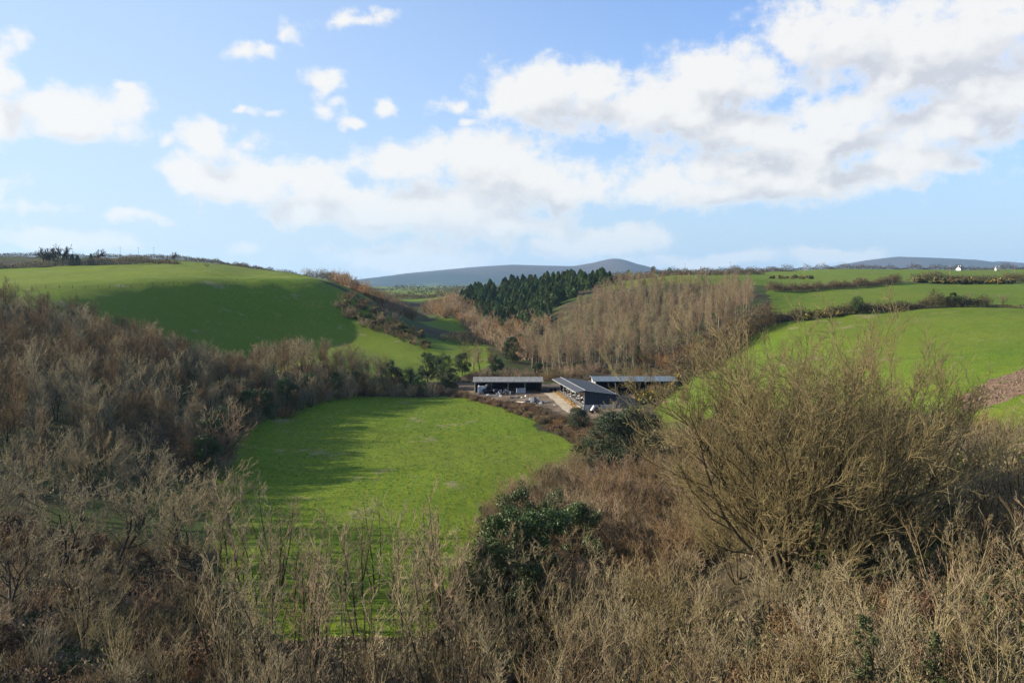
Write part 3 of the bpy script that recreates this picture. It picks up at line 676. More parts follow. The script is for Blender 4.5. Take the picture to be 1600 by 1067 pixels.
def scatter(poly, n, seed, sep=0.0, tries=40):
    """n points inside an outline on the ground, kept sep apart where possible"""
    r = random.Random(seed); P = np.array(poly); x0, y0 = P.min(0); x1, y1 = P.max(0); out = []
    for _ in range(n * tries):
        if len(out) >= n: break
        x, y = r.uniform(x0, x1), r.uniform(y0, y1)
        if not bool(inpoly(np.array([x]), np.array([y]), poly)[0]): continue
        if sep and any((x - a) ** 2 + (y - b) ** 2 < sep * sep for a, b in out): continue
        out.append((x, y))
    return out
def copies(kinds, spots, name, label, cat, group, seed, smin=.8, smax=1.2, tilt=0.04, wide=1.0, hfun=None):
    """individual plants: each an Empty with its own trunk and crown (meshes shared)"""
    r = random.Random(seed); res = []
    for x, y in spots:
        k = r.choice(kinds); s = r.uniform(smin, smax); loc = gp(x, y)
        e = place(name, k, loc, r.uniform(0, 6.28), s, (r.gauss(0, tilt), r.gauss(0, tilt)))
        sz = s * (hfun(x, y) if hfun else 1.0); e.scale = (math.sqrt(s * sz) * wide, math.sqrt(s * sz) * wide, sz); tag(e, label, cat, group); res.append(e)
    return res
def copies_flat(meshes, spots, name, label, cat, group, seed, smin=.8, smax=1.2):
    r = random.Random(seed); res = []
    for x, y in spots:
        s = r.uniform(smin, smax); res.append(tag(place_flat(name, r.choice(meshes), gp(x, y), r.uniform(0, 6.28), s, s * r.uniform(.85, 1.15)), label, cat, group))
    return res
def one_mesh(kids):
    """trunk and crown joined to one mesh (for plants too small in view to show parts)"""
    Vs, Fs, mi, mats, n = [], [], [], [], 0
    for i, (nm, me) in enumerate(kids):
        v = np.empty(len(me.vertices) * 3, np.float32); me.vertices.foreach_get('co', v); f = np.empty(len(me.loops), np.int32); me.loops.foreach_get('vertex_index', f)
        Vs.append(v.reshape(-1, 3)); Fs.append(f.reshape(-1, 4) + n); mi.append(np.full(len(me.polygons), i)); mats.append(me.materials[0]); n += len(me.vertices)
    return mesh_np(kids[-1][0], np.concatenate(Vs), np.concatenate(Fs), mats, np.concatenate(mi))
# ------------------------------------------------------------------ plant kinds
WOOD = [wood_tree(100 + k, M['bark_dark'], M[('twig_brown', 'twig_grey', 'twig_brown', 'twig_beige')[k % 4]]) for k in range(7)]
POLE = [pole_tree(200 + k, M['bark_pale'], M[('twig_red', 'twig_beige', 'twig_beige')[k % 3]]) for k in range(6)]
BROAD = [broad_tree(300 + k, M['bark_dark'], M['twig_pale'], dense=1.0) for k in range(4)]
SAP = [sapling(400 + k, M['bark_olive'], M[('twig_beige', 'twig_grey', 'twig_red', 'twig_beige')[k % 4]]) for k in range(7)]
THICK = [thicket(500 + k, (M[('bark_olive', 'twig_grey', 'bark_pale')[k % 3]], M[('twig_beige', 'twig_brown', 'twig_grey', 'twig_olive')[k % 4]]), h=(4.6, 5.6, 3.8)[k % 3], stems=(17, 11, 24)[k % 3], lean=(32, 22, 50)[k % 3]) for k in range(9)]
SCRUB = [thicket(520 + k, (M['twig_brown'], M[('twig_brown', 'twig_red', 'twig_orange')[k % 3]]), h=3.2, stems=26, lean=60, kids=8, wob=.10) for k in range(4)]
BRAM = [bramble(540 + k, M[('leaf_dead', 'leaf_bramble', 'leaf_dead')[k % 3]], M['twig_brown']) for k in range(4)]
EVER = [evergreen(560 + k, M['leaf_ivy'], M['bark_dark']) for k in range(3)]
HOLLY = [evergreen(570 + k, M['leaf_holly'], M['bark_dark'], h=9, R=4.2, n=25000) for k in range(2)]
CON = [conifer(580 + k, M[('needles', 'needles_light', 'needles')[k % 3]], M['bark_dark']) for k in range(4)]
GORSE = [gorse(590 + k) for k in range(3)]
DENSE = [shrub_segs(600 + k, h=6.0, stems=16, lean=55, kids=12, wob=.1, fine=7, rad=.06) for k in range(3)]
ROUND = [[('stems', seg_mesh('stems', S[S[:, 8] < 1], M['bark_dark'])), ('crown', seg_mesh('crown', S[S[:, 8] >= 1], M[m]))] for S, m in zip(DENSE, ('twig_red', 'twig_brown', 'twig_orange'))]

# ---- brush along the wood's edge
EDGE = PY((338, 118), (350, 142), (392, 168), (430, 176), (520, 199), (600, 211), (690, 214), (690, 219), (600, 217), (510, 206), (395, 182), (335, 150))
# ---- the dark leafless wood along the left side of the valley
WOODAREA = PY((-60, 112), (40, 104), (160, 108), (300, 124), (345, 150), (395, 172), (510, 198), (610, 212), (645, 226), (590, 240), (520, 238), (420, 248), (300, 252), (150, 250), (0, 240), (-140, 220))
def wood_h(x, y):
    ex = np.interp(y, [100, 130, 146, 170, 196, 208, 250], [-38, -43, -49, -47, -41, -31, -20]); d = ex - x
    return float(np.clip(.58 + d / 55, .58, 1.0))
copies(WOOD, scatter(WOODAREA, 290, 1, 4.4), 'bare_tree', 'leafless brown tree in the dense wood on the left valley side', 'tree', 'leafless trees of the left valley wood', 2, .56, .84, wide=1.12, hfun=wood_h)
copies(WOOD, scatter(PY((-300, 100), (-60, 112), (-140, 220), (-400, 200)), 40, 3, 6), 'bare_tree', 'leafless brown tree in the dense wood on the left valley side', 'tree', 'leafless trees of the left valley wood', 4, .55, .8, wide=1.3)
copies(THICK + SCRUB, scatter(EDGE, 75, 16, 1.5), 'edge_bush', 'dark brown bush along the foot of the left wood at the field edge', 'bush', 'bushes at the foot of the left wood', 17, .6, 1.1)
# ---- plantation of pale straight trunks above the farm sheds
PLANT = PY((815, 330), (838, 272), (880, 262), (960, 262), (1040, 270), (1110, 285), (1165, 300), (1178, 330), (1172, 390), (1150, 420), (1080, 438), (990, 436), (930, 420), (870, 385))
copies(POLE, scatter(PLANT, 290, 5, 4.3), 'alder_tree', 'slim pale trunked leafless tree with reddish twigs above the sheds', 'tree', 'plantation trees above the farm sheds', 6, .58, .92, .05, 1.1)
# ---- conifers
CONP = PY((712, 600), (735, 560), (760, 470), (795, 415), (830, 392), (852, 425), (880, 470), (930, 490), (955, 510), (945, 560), (880, 640), (800, 660), (740, 690))
copies([[('crown', one_mesh(k))] for k in CON] if False else CON, scatter(CONP, 285, 7, 3.6), 'conifer_tree', 'dark green conifer in the plantation on the ridge', 'conifer', 'conifers of the ridge plantation', 8, .55, 1.0, .02)
# ---- far-off brown woodland along the valley bottom and the side valley: one mass
def wood_mass(name, areas, label, seed, src, lo=.8, hi=1.3, hf=None, mix=(0, 0, 1, 1, 2, 3)):
    r = random.Random(seed); Vs, Fs, mi, n = [], [], [], 0
    src = [(np.array([v.co[:] for v in me.vertices]), np.array([p.vertices[:] for p in me.polygons])) for me in src]
    mats = [M['twig_brown'], M['twig_red'], M['twig_beige'], M['twig_orange']]
    for area, cnt, sep in areas:
        for x, y in scatter(area, cnt, seed + cnt, sep):
            v, f = r.choice(src); s = r.uniform(lo, hi) * (hf(x, y) if hf else 1); a = r.uniform(0, 6.28); ca, sa = math.cos(a), math.sin(a)
            R3 = np.array([[ca, -sa, 0], [sa, ca, 0], [0, 0, 1]]) * s
            Vs.append(v @ R3.T + np.array(gp(x, y))); Fs.append(f + n); mi.append(np.full(len(f), r.choice(mix))); n += len(v)
    return tag(obj(name, mesh_np(name, np.concatenate(Vs), np.concatenate(Fs), mats, np.concatenate(mi))), label, None, None, 'stuff')
def wood_light(seed):
    r = random.Random(seed); st = [((.3 * r.uniform(-1, 1), .3 * r.uniform(-1, 1), -.3), (r.uniform(-.15, .15), r.uniform(-.15, .15), 1), 11.5 * r.uniform(.8, 1), .10) for _ in range(2)]
    return seg_mesh('far', grow(seed, st, [dict(n=5, wob=.06, up=.06, kids=13, t0=.22, r1=.2, cone=.9), dict(n=3, wob=.12, up=.16, kids=9, t0=.12, ang=(22, 55), len=(.26, .46), rad=.5, r1=.4, rmin=.03, cone=.7),
        dict(n=2, wob=.14, up=.14, kids=0, t0=0, ang=(20, 50), len=(.34, .6), rad=.6, r1=.6, rmin=.026)]), M['twig_brown'])
def pole_light(seed):
    return seg_mesh('far', grow(seed, [((0, 0, -.3), (random.Random(seed).uniform(-.05, .05), 0, 1), 14, .10)], [dict(n=6, wob=.03, up=.04, kids=30, t0=.36, r1=.15, cone=1), dict(n=2, wob=.10, up=.20, kids=7, t0=.1, ang=(30, 60), len=(.16, .27), rad=.4, r1=.5, rmin=.028, cone=.7),
        dict(n=1, wob=.14, up=.14, kids=0, t0=0, ang=(25, 55), len=(.4, .7), rad=.7, r1=.6, rmin=.026)]), M['twig_beige'])
FARW = [seg_mesh('far', shrub_segs(640 + k, h=7.0, stems=9, lean=48, kids=9, wob=.1, fine=6, rad=.09) * np.array([1, 1, 1, 1, 1, 1, 1.8, 1.8, 1]), M['twig_brown']) for k in range(4)]
VAL = PY((770, 345), (815, 300), (835, 330), (830, 380), (860, 430), (815, 470), (760, 520), (720, 590), (690, 640), (660, 600), (690, 530), (725, 480), (735, 400))
VAL2 = PY((545, 430), (600, 400), (635, 392), (645, 430), (645, 520), (600, 545), (560, 520), (510, 470))
wood_mass('woodland', [(VAL, 210, 4.0), (VAL2, 110, 4.5), (PY((690, 540), (725, 540), (730, 640), (700, 680)), 40, 5)], 'brown leafless woodland filling the valley bottom beyond the farm', 9, FARW)
WLIGHT = [wood_light(660 + k) for k in range(4)]; PLIGHT = [pole_light(670 + k) for k in range(4)]
wood_mass('woodland', [(WOODAREA, 330, 2.4)], 'dense brown thicket filling the left valley wood between its trees', 63, WLIGHT, .54, .88, lambda x, y: wood_h(x, y), (0, 0, 2, 2))
wood_mass('woodland', [(PLANT, 300, 2.6)], 'dense beige stand of thin stems filling the plantation above the sheds', 64, PLIGHT, .58, .9, None, (1, 2, 2, 1))
# ---- gorse and thorn on the end of the green spur
SPUR = PY((515, 358), (560, 346), (620, 332), (662, 318), (674, 330), (655, 350), (600, 372), (550, 380))
sp = scatter(SPUR, 70, 13, 2.6)
TH = [one_mesh(k) for k in (ROUND[0], ROUND[1], THICK[1])]
copies_flat(TH, sp[:42], 'thorn_bush', 'dark bare bush on the end of the green spur', 'bush', 'dark bushes on the green spur', 14, .45, .9)
copies(GORSE, sp[42:], 'gorse_bush', 'gorse bush in yellow flower on the end of the green spur', 'bush', 'gorse bushes on the green spur', 15, 1.0, 1.9)

def far_broad(seed):
    S = grow(seed, [((0, 0, -.4), (.05, 0, 1), 6.2, .32)], [dict(n=5, wob=.10, up=.05, kids=13, t0=.4, r1=.45, cone=.2),
        dict(n=5, wob=.15, up=.10, kids=9, t0=.22, ang=(30, 72), len=(.7, .98), rad=.55, r1=.3, cone=.6),
        dict(n=3, wob=.2, up=.14, kids=5, t0=.15, ang=(28, 65), len=(.32, .52), rad=.55, r1=.5, rmin=.09),
        dict(n=2, wob=.2, up=.16, kids=0, t0=0, ang=(25, 60), len=(.35, .6), rad=.7, r1=.6, rmin=.06)])
    return split_tree(S, M['bark_dark'], M['bark_dark'], 1)
# ---- foreground left: crooked pale crowns
FL = [(262, 92), (165, 86), (70, 82), (345, 96), (210, 101), (110, 100), (15, 98), (290, 80), (-40, 86), (-10, 72), (110, 70)]
for i, (px, Y) in enumerate(FL):
    tag(place('crooked_tree', BROAD[i % 4], gp(X(px, Y), Y), 1.7 * i, rnd.uniform(.86, 1.04) * (.85 if Y < 80 else 1)), 'crooked pale twigged leafless tree in the near left clump beside the field', 'tree', 'crooked trees of the near left clump')
low = scatter(PY((-60, 58), (330, 58), (345, 78), (300, 92), (-60, 96)), 120, 51, 1.6)
copies(THICK + SCRUB, low[:90], 'bare_shrub', 'bare brown shrub under the crooked trees of the near left clump', 'shrub', 'shrubs under the near left clump', 52, .5, .95)
copies(BRAM, low[90:], 'bramble_bush', 'rusty bramble mound under the crooked trees of the near left clump', 'bush', 'brambles under the near left clump', 53, .8, 1.7)
tag(place('round_bush', ROUND[0], gp(X(322, 136), 136), 0, 1.75), 'large round reddish bush at the left edge of the valley field', 'bush')
tag(place('round_bush', ROUND[2], gp(X(205, 205), 205), 0, 1.5), 'single orange bush standing out at the top of the left wood', 'bush')
tag(place('round_bush', THICK[0], gp(X(250, 158), 158), 0, 2.2), 'pale beige bush in front of the left wood, above the reddish bush', 'bush')
# ---- foreground centre: slender saplings in front of the field
SC = PY((330, 88), (300, 66), (380, 56), (740, 56), (720, 78), (600, 82), (500, 80), (400, 84))
copies(SAP, scatter(SC, 68, 21, 1.4), 'sapling', 'slender bare sapling standing against the near end of the field', 'sapling', 'saplings at the near end of the field', 22, .85, 1.45, .05)
copies(THICK, scatter(PY((310, 68), (340, 56), (760, 56), (740, 68), (560, 62)), 14, 23, 1.6), 'bare_shrub', 'bare shrub low among the saplings at the near end of the field', 'shrub', 'shrubs among the near saplings', 24, .6, 1.1)
# ---- ivy-clad trees in the middle
IVYT = [evergreen(630 + k, M['leaf_ivy'], M['bark_olive'], h=7.5, R=3.0, n=13000, lumps=34, leaf=.115, low=.04) for k in range(3)]
for i, (px, Y, s_, l) in enumerate(((795, 77, 1.18, 'tallest ivy covered tree of the thicket in the middle, right of the saplings'), (846, 80, 1.1, 'ivy covered tree on the right of the tallest one in the middle thicket'), (762, 74, .95, 'low ivy covered stump tree on the left of the tallest one in the middle thicket'), (825, 72, .7, 'short ivy bush in front of the tallest ivy tree in the middle thicket'), (902, 86, 1.0, 'ivy bush trailing furthest right from the middle thicket'), (812, 90, 1.05, 'ivy covered tree at the back of the middle thicket by the field edge'), (868, 97, .85, 'small ivy bush behind the middle thicket near the field edge'))):
    e = tag(place('ivy_tree', IVYT[i % 3], gp(X(px, Y), Y), i * 1.3, s_), l, 'tree'); e.scale = (s_ * rnd.uniform(.9, 1.25), s_ * rnd.uniform(.9, 1.25), s_)
tag(place('crooked_tree', BROAD[1], gp(X(760, 72), 72), 2.1, .80), 'pale crooked bare tree leaning over the nearest ivy tree on its left', 'tree')
tag(place('crooked_tree', BROAD[2], gp(X(885, 90), 90), 3.1, .75), 'pale crooked bare tree behind the nearest ivy trees', 'tree')
tag(place('holly_tree', HOLLY[0], gp(X(958, 135), 135), 0, 1.05), 'rounded dark evergreen tree in front of the farmyard, left one of the pair', 'tree')
tag(place('holly_tree', HOLLY[1], gp(X(1000, 141), 141), 1, 1.05), 'rounded dark evergreen tree in front of the farmyard, right one of the pair', 'tree')
tag(place('holly_tree', HOLLY[1], gp(X(905, 172), 172), 2, .55), 'small dark evergreen bush on the brown bank below the farmyard', 'bush')
tag(place('ivy_tree', EVER[2], gp(X(1140, 148), 148), 2, .55), 'slim ivy covered tree alone on the green slope right of the evergreens', 'tree')
for px, Y, s, rr in ((612, 226, .75, 0), (640, 224, .6, 1), (668, 240, .9, 2), (692, 236, .85, 0), (705, 226, .6, 1), (722, 262, .7, 2), (655, 218, .5, 0)):
    tag(place('ivy_tree', EVER[rr], gp(X(px, Y), Y), rr * 2.0 + px, s), 'dark ivy covered tree at the far field end, left of the sheds', 'tree', 'ivy trees left of the sheds')
for px, Y, s, rr in ((775, 270, .6, 0), (800, 300, .9, 1), (815, 330, .8, 2), (1000, 282, .55, 0), (905, 268, .45, 1), (842, 262, .5, 2)):
    tag(place('ivy_tree', EVER[rr], gp(X(px, Y), Y), rr + px, s), 'dark ivy covered tree among the bare trees behind the sheds', 'tree', 'ivy trees behind the sheds')
copies(WOOD, [(X(a, b), b) for a, b in ((738, 258), (752, 264), (725, 268), (770, 262))], 'bare_tree', 'wispy bare tree standing alone behind the left end of the long grey shed', 'tree', 'bare trees behind the left shed', 61, .6, .8)
copies(ROUND, [(X(a, b), b) for a, b in ((1040, 262), (1070, 270), (1095, 272), (1010, 270), (1120, 280), (1150, 288), (1060, 255))], 'round_bush', 'brown wide crowned bare tree at the plantation foot behind the blue roofed shed', 'tree', 'wide trees at the plantation foot', 62, 1.0, 1.5)
# ---- the big fan-shaped willow and its neighbours
big = fan_tree(700, M['bark_olive'], M['twig_olive'], h=18.5, stems=20, lean=55, dense=1.05, rad=.34)
tag(place('willow_tree', big, gp(X(1258, 62), 62), .4, .93), 'tall fan shaped bare willow with many dark stems, largest tree on the right', 'tree')
fan2 = fan_tree(701, M['bark_olive'], M['twig_olive'], h=14, stems=12, lean=42, dense=1.0, rad=.15)
tag(place('willow_tree', fan2, gp(X(1165, 68), 68), 1.0, .62), 'bare olive twigged willow on the left of the tallest willow', 'tree')
tag(place('willow_tree', fan2, gp(X(1375, 66), 66), 2.9, .85), 'bare olive twigged willow close on the right of the tallest willow', 'tree')
for px, Y, s_, l in ((1335, 65, .55, 'green ivy mass climbing the stems right of the tallest willow'), (1290, 62, .5, 'green ivy on the middle stems of the tallest willow'), (1388, 66, .4, 'small green ivy clump furthest right of the tallest willow')):
    e = tag(place('ivy_plant', IVYT[px % 3], gp(X(px, Y), Y), px, s_), l, 'ivy'); e.scale = (s_ * .7, s_ * .7, s_ * 1.9)
# ---- scrub right of the field and over the near bank
copies(SCRUB[:2] + ROUND[:2] + THICK[:2], scatter(PY((775, 112), (905, 132), (930, 124), (1010, 126), (1110, 150), (1150, 110), (1080, 74), (880, 70), (790, 92)), 190, 31, 2.1), 'scrub_bush', 'brown bare scrub bush in the rough ground right of the valley field', 'bush', 'scrub bushes right of the valley field', 32, .6, 1.05)
NEARB = PY((700, 62), (720, 50), (850, 40), (1100, 34), (1400, 30), (1750, 32), (1750, 60), (1560, 62), (1400, 58), (1150, 62), (900, 74), (800, 70))
nb = scatter(NEARB, 210, 33, 1.25)
copies(THICK, nb[:95], 'bare_shrub', 'pale bare many stemmed shrub on the near bank at the bottom right', 'shrub', 'shrubs on the near right bank', 34, .7, 1.15)
copies(SAP, nb[95:165], 'sapling', 'slender pale bare sapling on the near bank at the bottom right', 'sapling', 'saplings on the near right bank', 35, .6, .95, .07)
copies(BRAM, nb[165:], 'bramble_bush', 'brown bramble mound on the near bank at the bottom right', 'bush', 'brambles on the near right bank', 36, .7, 1.2)
UPB = PY((1380, 62), (1500, 64), (1750, 64), (1750, 84), (1620, 86), (1480, 96), (1350, 100), (1150, 96), (1130, 78))
ub = scatter(UPB, 100, 37, 1.9)
copies(THICK + SCRUB, ub[:70], 'bare_shrub', 'reddish brown bare shrub on the bank below the rubble heap', 'shrub', 'shrubs on the bank below the rubble', 38, .6, 1.05)
copies(SAP, ub[70:], 'sapling', 'thin bare sapling on the bank below the rubble heap', 'sapling', 'saplings on the bank below the rubble', 39, .5, .8, .06)
for px, Y, s in ((1365, 42, .42), (1480, 40, .36), (1420, 38, .30), (1560, 44, .3)):
    k = evergreen(int(px), M['leaf_ivy_pale'], M['bark_olive'], R=1.1, n=5000, leaf=.12) if px == 1365 else k
    tag(place('ivy_plant', k, gp(X(px, Y), Y), px, s * 1.4), 'ivy with pale green leaves climbing a stem among the shrubs at the bottom right', 'ivy', 'ivy columns at the bottom right')
eg = scatter(PY((735, 100), (790, 112), (870, 132), (905, 144), (925, 150), (925, 136), (880, 124), (800, 104), (745, 94)), 34, 91, 1.7)
copies(IVYT, eg[:9], 'ivy_bush', 'dark ivy bush in the ragged line along the right edge of the field', 'bush', 'ivy bushes along the right field edge', 92, .3, .5)
copies(THICK, eg[9:], 'bare_shrub', 'bare shrub in the ragged line along the right edge of the field', 'shrub', 'shrubs along the right field edge', 93, .5, .9)
copies(IVYT, scatter(NEARB, 16, 94, 3), 'ivy_bush', 'low green ivy tangle among the shrubs of the near right bank', 'bush', 'ivy tangles on the near right bank', 95, .14, .3)
copies(IVYT, scatter(PY((-60, 62), (330, 62), (345, 78), (300, 90), (-60, 94)), 12, 96, 3), 'ivy_bush', 'low dark ivy tangle under the near left trees', 'bush', 'ivy tangles under the near left trees', 97, .14, .32)
for i, (px, Y, s_) in enumerate(((330, 128, .85), (338, 138, .95), (352, 150, .9), (372, 160, .8), (398, 172, .95), (422, 178, .8), (455, 188, .9), (492, 198, .85), (530, 205, .75), (570, 211, .8))):  # extra ivy trees, added to throw solid shadow fingers onto the field
    tag(place('ivy_tree', IVYT[i % 3], gp(X(px, Y) - 1.5, Y), i * 2.1, s_), 'dark ivy clad tree added at the foot of the left wood to shade the field edge', 'tree', 'ivy trees added along the left field edge')
# ---- bank between field and farmyard
bk = scatter(PY((688, 220), (716, 213), (800, 191), (880, 166), (925, 147), (965, 146), (950, 172), (900, 182), (815, 199), (765, 208), (722, 219)), 150, 41, 1.35)
copies(BRAM, bk[:105], 'bramble_bush', 'rust brown bramble mound on the bank between the field and the farmyard', 'bush', 'brambles on the farmyard bank', 42, .55, 1.0)
copies(SCRUB, bk[105:], 'scrub_bush', 'brown bare bush on the bank between the field and the farmyard', 'bush', 'scrub on the farmyard bank', 43, .28, .5)
tag(place('round_bush', THICK[2], gp(X(955, 182), 182), 0, 1.2), 'pale bare bush in front of the dark gable of the cattle shed', 'bush')
copies(BRAM + GORSE, scatter(PY((1000, 192), (1050, 205), (1075, 232), (1050, 236), (1015, 212)), 22, 44, 1.7), 'gorse_bush', 'olive brown bush in the thick row at the right end of the blue roofed shed', 'bush', 'bushes right of the blue roofed shed', 45, 1.1, 1.9)
copies(ROUND[:2] + THICK[:3] + BRAM, scatter(PY((735, 232), (850, 232), (858, 240), (880, 241), (1000, 232), (1062, 236), (1075, 262), (960, 263), (840, 266), (740, 258)), 85, 98, 2.0), 'scrub_bush', 'brown scrub bush in the strip between the sheds and the plantation', 'bush', 'scrub behind the sheds', 99, .4, .85)
# ---- hedges
def HP(*p): return PY(*p)
hedge('hedge', HP((1056, 236), (1110, 256), (1160, 276), (1200, 288)), 'tall dark hedge climbing from the blue roofed shed up the green slope', 6.4, 6.5, 230, .62, .5, seed=1, leaf=.32, twig=.03)
hedge('hedge', HP((1200, 288), (1250, 292), (1330, 294), (1450, 304), (1540, 306)), 'dark uneven hedge along the top of the near right field', 4.2, 3.6, 190, .6, .6, seed=2, leaf=.28, twig=.03)
hedge('hedge', HP((1540, 306), (1620, 305), (1800, 300)), 'low rusty hedge at the right end of the near field', 1.5, 2.4, 80, .6, .5, ('twig_red', 'leaf_dead'), seed=3, leaf=.25, twig=.03)
hedge('hedge', HP((1200, 428), (1260, 446), (1330, 480), (1402, 524)), 'dark straight hedge rising between the two middle right fields', 4.4, 3.6, 95, .55, .45, seed=4, leaf=.36, twig=.04)
hedge('hedge', HP((1425, 548), (1500, 556), (1600, 560), (1750, 560)), 'thick dark hedge across the upper right fields behind the gorse', 6.0, 5, 85, .6, .3, seed=5, leaf=.42, twig=.05)
hedge('hedge', HP((1040, 1010), (1150, 1060), (1300, 1115), (1450, 1120), (1800, 1120)), 'long dark hedge along the skyline of the right fields', 6, 6, 22, .6, .7, seed=6, leaf=.7, twig=.08, lump=9)
hedge('hedge', HP((955, 560), (1000, 640), (1045, 700)), 'bushy brown hedge above the conifers on the right skyline', 4.0, 4, 50, .5, .7, ('twig_red', 'hedge_leaf'), seed=7, leaf=.5, twig=.06)
hedge('hedge', HP((1050, 640), (1075, 670), (1110, 720), (1190, 800)), 'dark bushy hedge between the far right pastures', 4.6, 4, 40, .6, .7, seed=8, leaf=.5, twig=.06)
hedge('hedge', HP((1010, 860), (1100, 890), (1240, 940)), 'thin hedge row near the skyline above the plantation', 4.5, 4, 30, .6, .8, seed=9, leaf=.6, twig=.07, lump=8)
hedge('hedge', HP((-200, 528), (0, 530), (60, 532), (130, 536), (245, 548)), 'dark hedge at the top of the bright upper left field', 4.6, 5, 60, .5, .55, ('twig_grey', 'hedge_leaf'), seed=10, leaf=.42, twig=.05)
hedge('hedge', HP((-200, 745), (0, 750), (100, 755), (200, 758), (300, 722)), 'low dark hedge along the left skyline', 3.6, 5, 40, .6, .3, seed=11, leaf=.5, twig=.06)
hedge('hedge', HP((300, 722), (350, 690), (400, 655), (440, 640), (482, 640)), 'hedge running down the left skyline towards the mountain', 3.0, 4, 50, .6, .7, seed=12, leaf=.45, twig=.06)
hedge('hedge', HP((478, 640), (505, 650), (545, 700)), 'tall bushy hedge at the end of the left skyline', 7, 6, 55, .4, .6, ('twig_grey', 'hedge_leaf'), seed=13, leaf=.5, twig=.06)
hedge('hedge', HP((150, 600), (240, 575), (280, 545)), 'short dark hedge crossing the upper left slope', 2.2, 3, 50, .6, .5, seed=14, leaf=.4, twig=.05)
hedge('hedge', HP((545, 790), (600, 820), (660, 850), (712, 880)), 'dark hedge across the far green field beyond the spur', 5, 5, 32, .6, .6, seed=15, leaf=.6, twig=.07)
hedge('hedge', HP((520, 900), (600, 960), (720, 1000)), 'far hedge beyond the side valley', 6, 6, 20, .6, .6, seed=16, leaf=.7, twig=.08)
hedge('hedge', HP((690, 352), (730, 352), (768, 352)), 'low hedge with small trees across the small valley field', 3.4, 3, 60, .5, .8, seed=17, leaf=.35, twig=.04)
hedge('hedge', HP((640, 1300), (720, 1320), (900, 1350), (1050, 1300)), 'dark tree line across the far plain before the mountain', 9, 12, 8, .7, .5, seed=18, leaf=1.3, twig=.15, lump=14)
hedge('hedge', HP((300, 1900), (560, 2000), (760, 2100), (1000, 2100)), 'farthest tree line on the plain under the mountain', 11, 20, 5, .7, .5, seed=19, leaf=2.0, twig=.2, lump=30)
# wind-bent thorns and gorse along the right hedges
def bent(px, Y, s, k, label):
    e = place('thorn_tree', k, gp(X(px, Y), Y), 0, s, (0.0, .22)); return tag(e, label, 'tree')
bent(1335, 293, .62, EVER[0], 'dark wind bent ivy topped thorn tree on the near right hedge')
bent(1348, 294, .50, BROAD[0], 'bare wind bent thorn next to the ivy topped thorn on the near right hedge')
bent(1485, 304, .55, EVER[1], 'dark leaning thorn tree halfway along the near right hedge')
bent(1502, 305, .55, BROAD[1], 'bare grey leaning thorn tree right of the dark one on the near right hedge')
bent(1543, 306, .36, BROAD[2], 'small bare thorn tree in the low rusty hedge')
bent(1566, 306, .48, BROAD[3], 'bare leaning thorn tree standing highest in the low rusty hedge')
for i, (px, Y, s, l) in enumerate(((1287, 288, 1.9, 'large gorse bush in yellow flower under the near right hedge'), (1262, 285, 1.4, 'smaller gorse bush left of the large flowering one under the near right hedge'), (1310, 290, 1.3, 'smaller gorse bush right of the large flowering one under the near right hedge'))):
    tag(place('gorse_bush', GORSE[i], gp(X(px, Y), Y), i, s), l, 'bush')
copies(GORSE, [(X(p, q), q) for p, q in ((1432, 532), (1440, 534), (1462, 534), (1478, 536), (1486, 534), (1502, 536), (1512, 536), (1524, 538), (1560, 538), (1572, 538), (1578, 540), (1545, 540))], 'gorse_bush', 'gorse bush in orange yellow flower in the row below the thick upper right hedge', 'bush', 'gorse row in the upper right field', 46, 2.0, 2.8)
copies(GORSE, [(X(p, q), q) for p, q in ((1206, 600), (1218, 606), (1228, 610), (1240, 616), (1252, 620), (1264, 626))], 'gorse_bush', 'small far gorse bush in the row by the utility pole', 'bush', 'gorse row by the utility pole', 47, 1.5, 2.2)
# left skyline trees
FARB = [far_broad(650 + k) for k in range(3)]
for px, Y, s, l in ((71, 536, 1.0, 'dark ivied bare tree, leftmost of the skyline group on the left hill'), (80, 538, .95, 'slim bare tree inside the skyline group on the left hill'), (90, 538, .98, 'slim bare tree right of centre in the left hill skyline group'), (100, 536, 1.08, 'spreading bare tree, rightmost of the skyline group on the left hill'), (155, 552, .8, 'thin bare tree standing apart on the left skyline'), (275, 590, .6, 'lone small bare tree on the upper left slope')):
    tag(place('skyline_tree', FARB[px % 3], gp(X(px, Y), Y), px, s * 1.22), l, 'tree')
for px, Y, s, l in ((116, 538, .62, 'dark pointed conifer right of the skyline tree group'), (124, 540, .55, 'smaller dark conifer touching the pointed one on the left hill'), (145, 542, .6, 'dark conifer beside the thin bare skyline tree')):
    tag(place('conifer_tree', CON[px % 4], gp(X(px, Y), Y), px, s), l, 'conifer')
tag(place('round_bush', TH and ROUND[1], gp(X(325, 520), 520), 0, .4), 'single dark bush in the bright upper left field', 'bush')
tag(place('ivy_tree', EVER[0], gp(X(897, 590), 590), 0, .75), 'dark rounded tree sticking up behind the conifers', 'tree')
for px, Y, s in ((1058, 655, .5), (1020, 900, .8), (1045, 905, .7), (981, 820, .6)):
    tag(place('ivy_tree', EVER[px % 3], gp(X(px, Y), Y), 0, s), 'small dark tree in the far right hedges near the skyline', 'tree', 'small trees of the far right hedges')
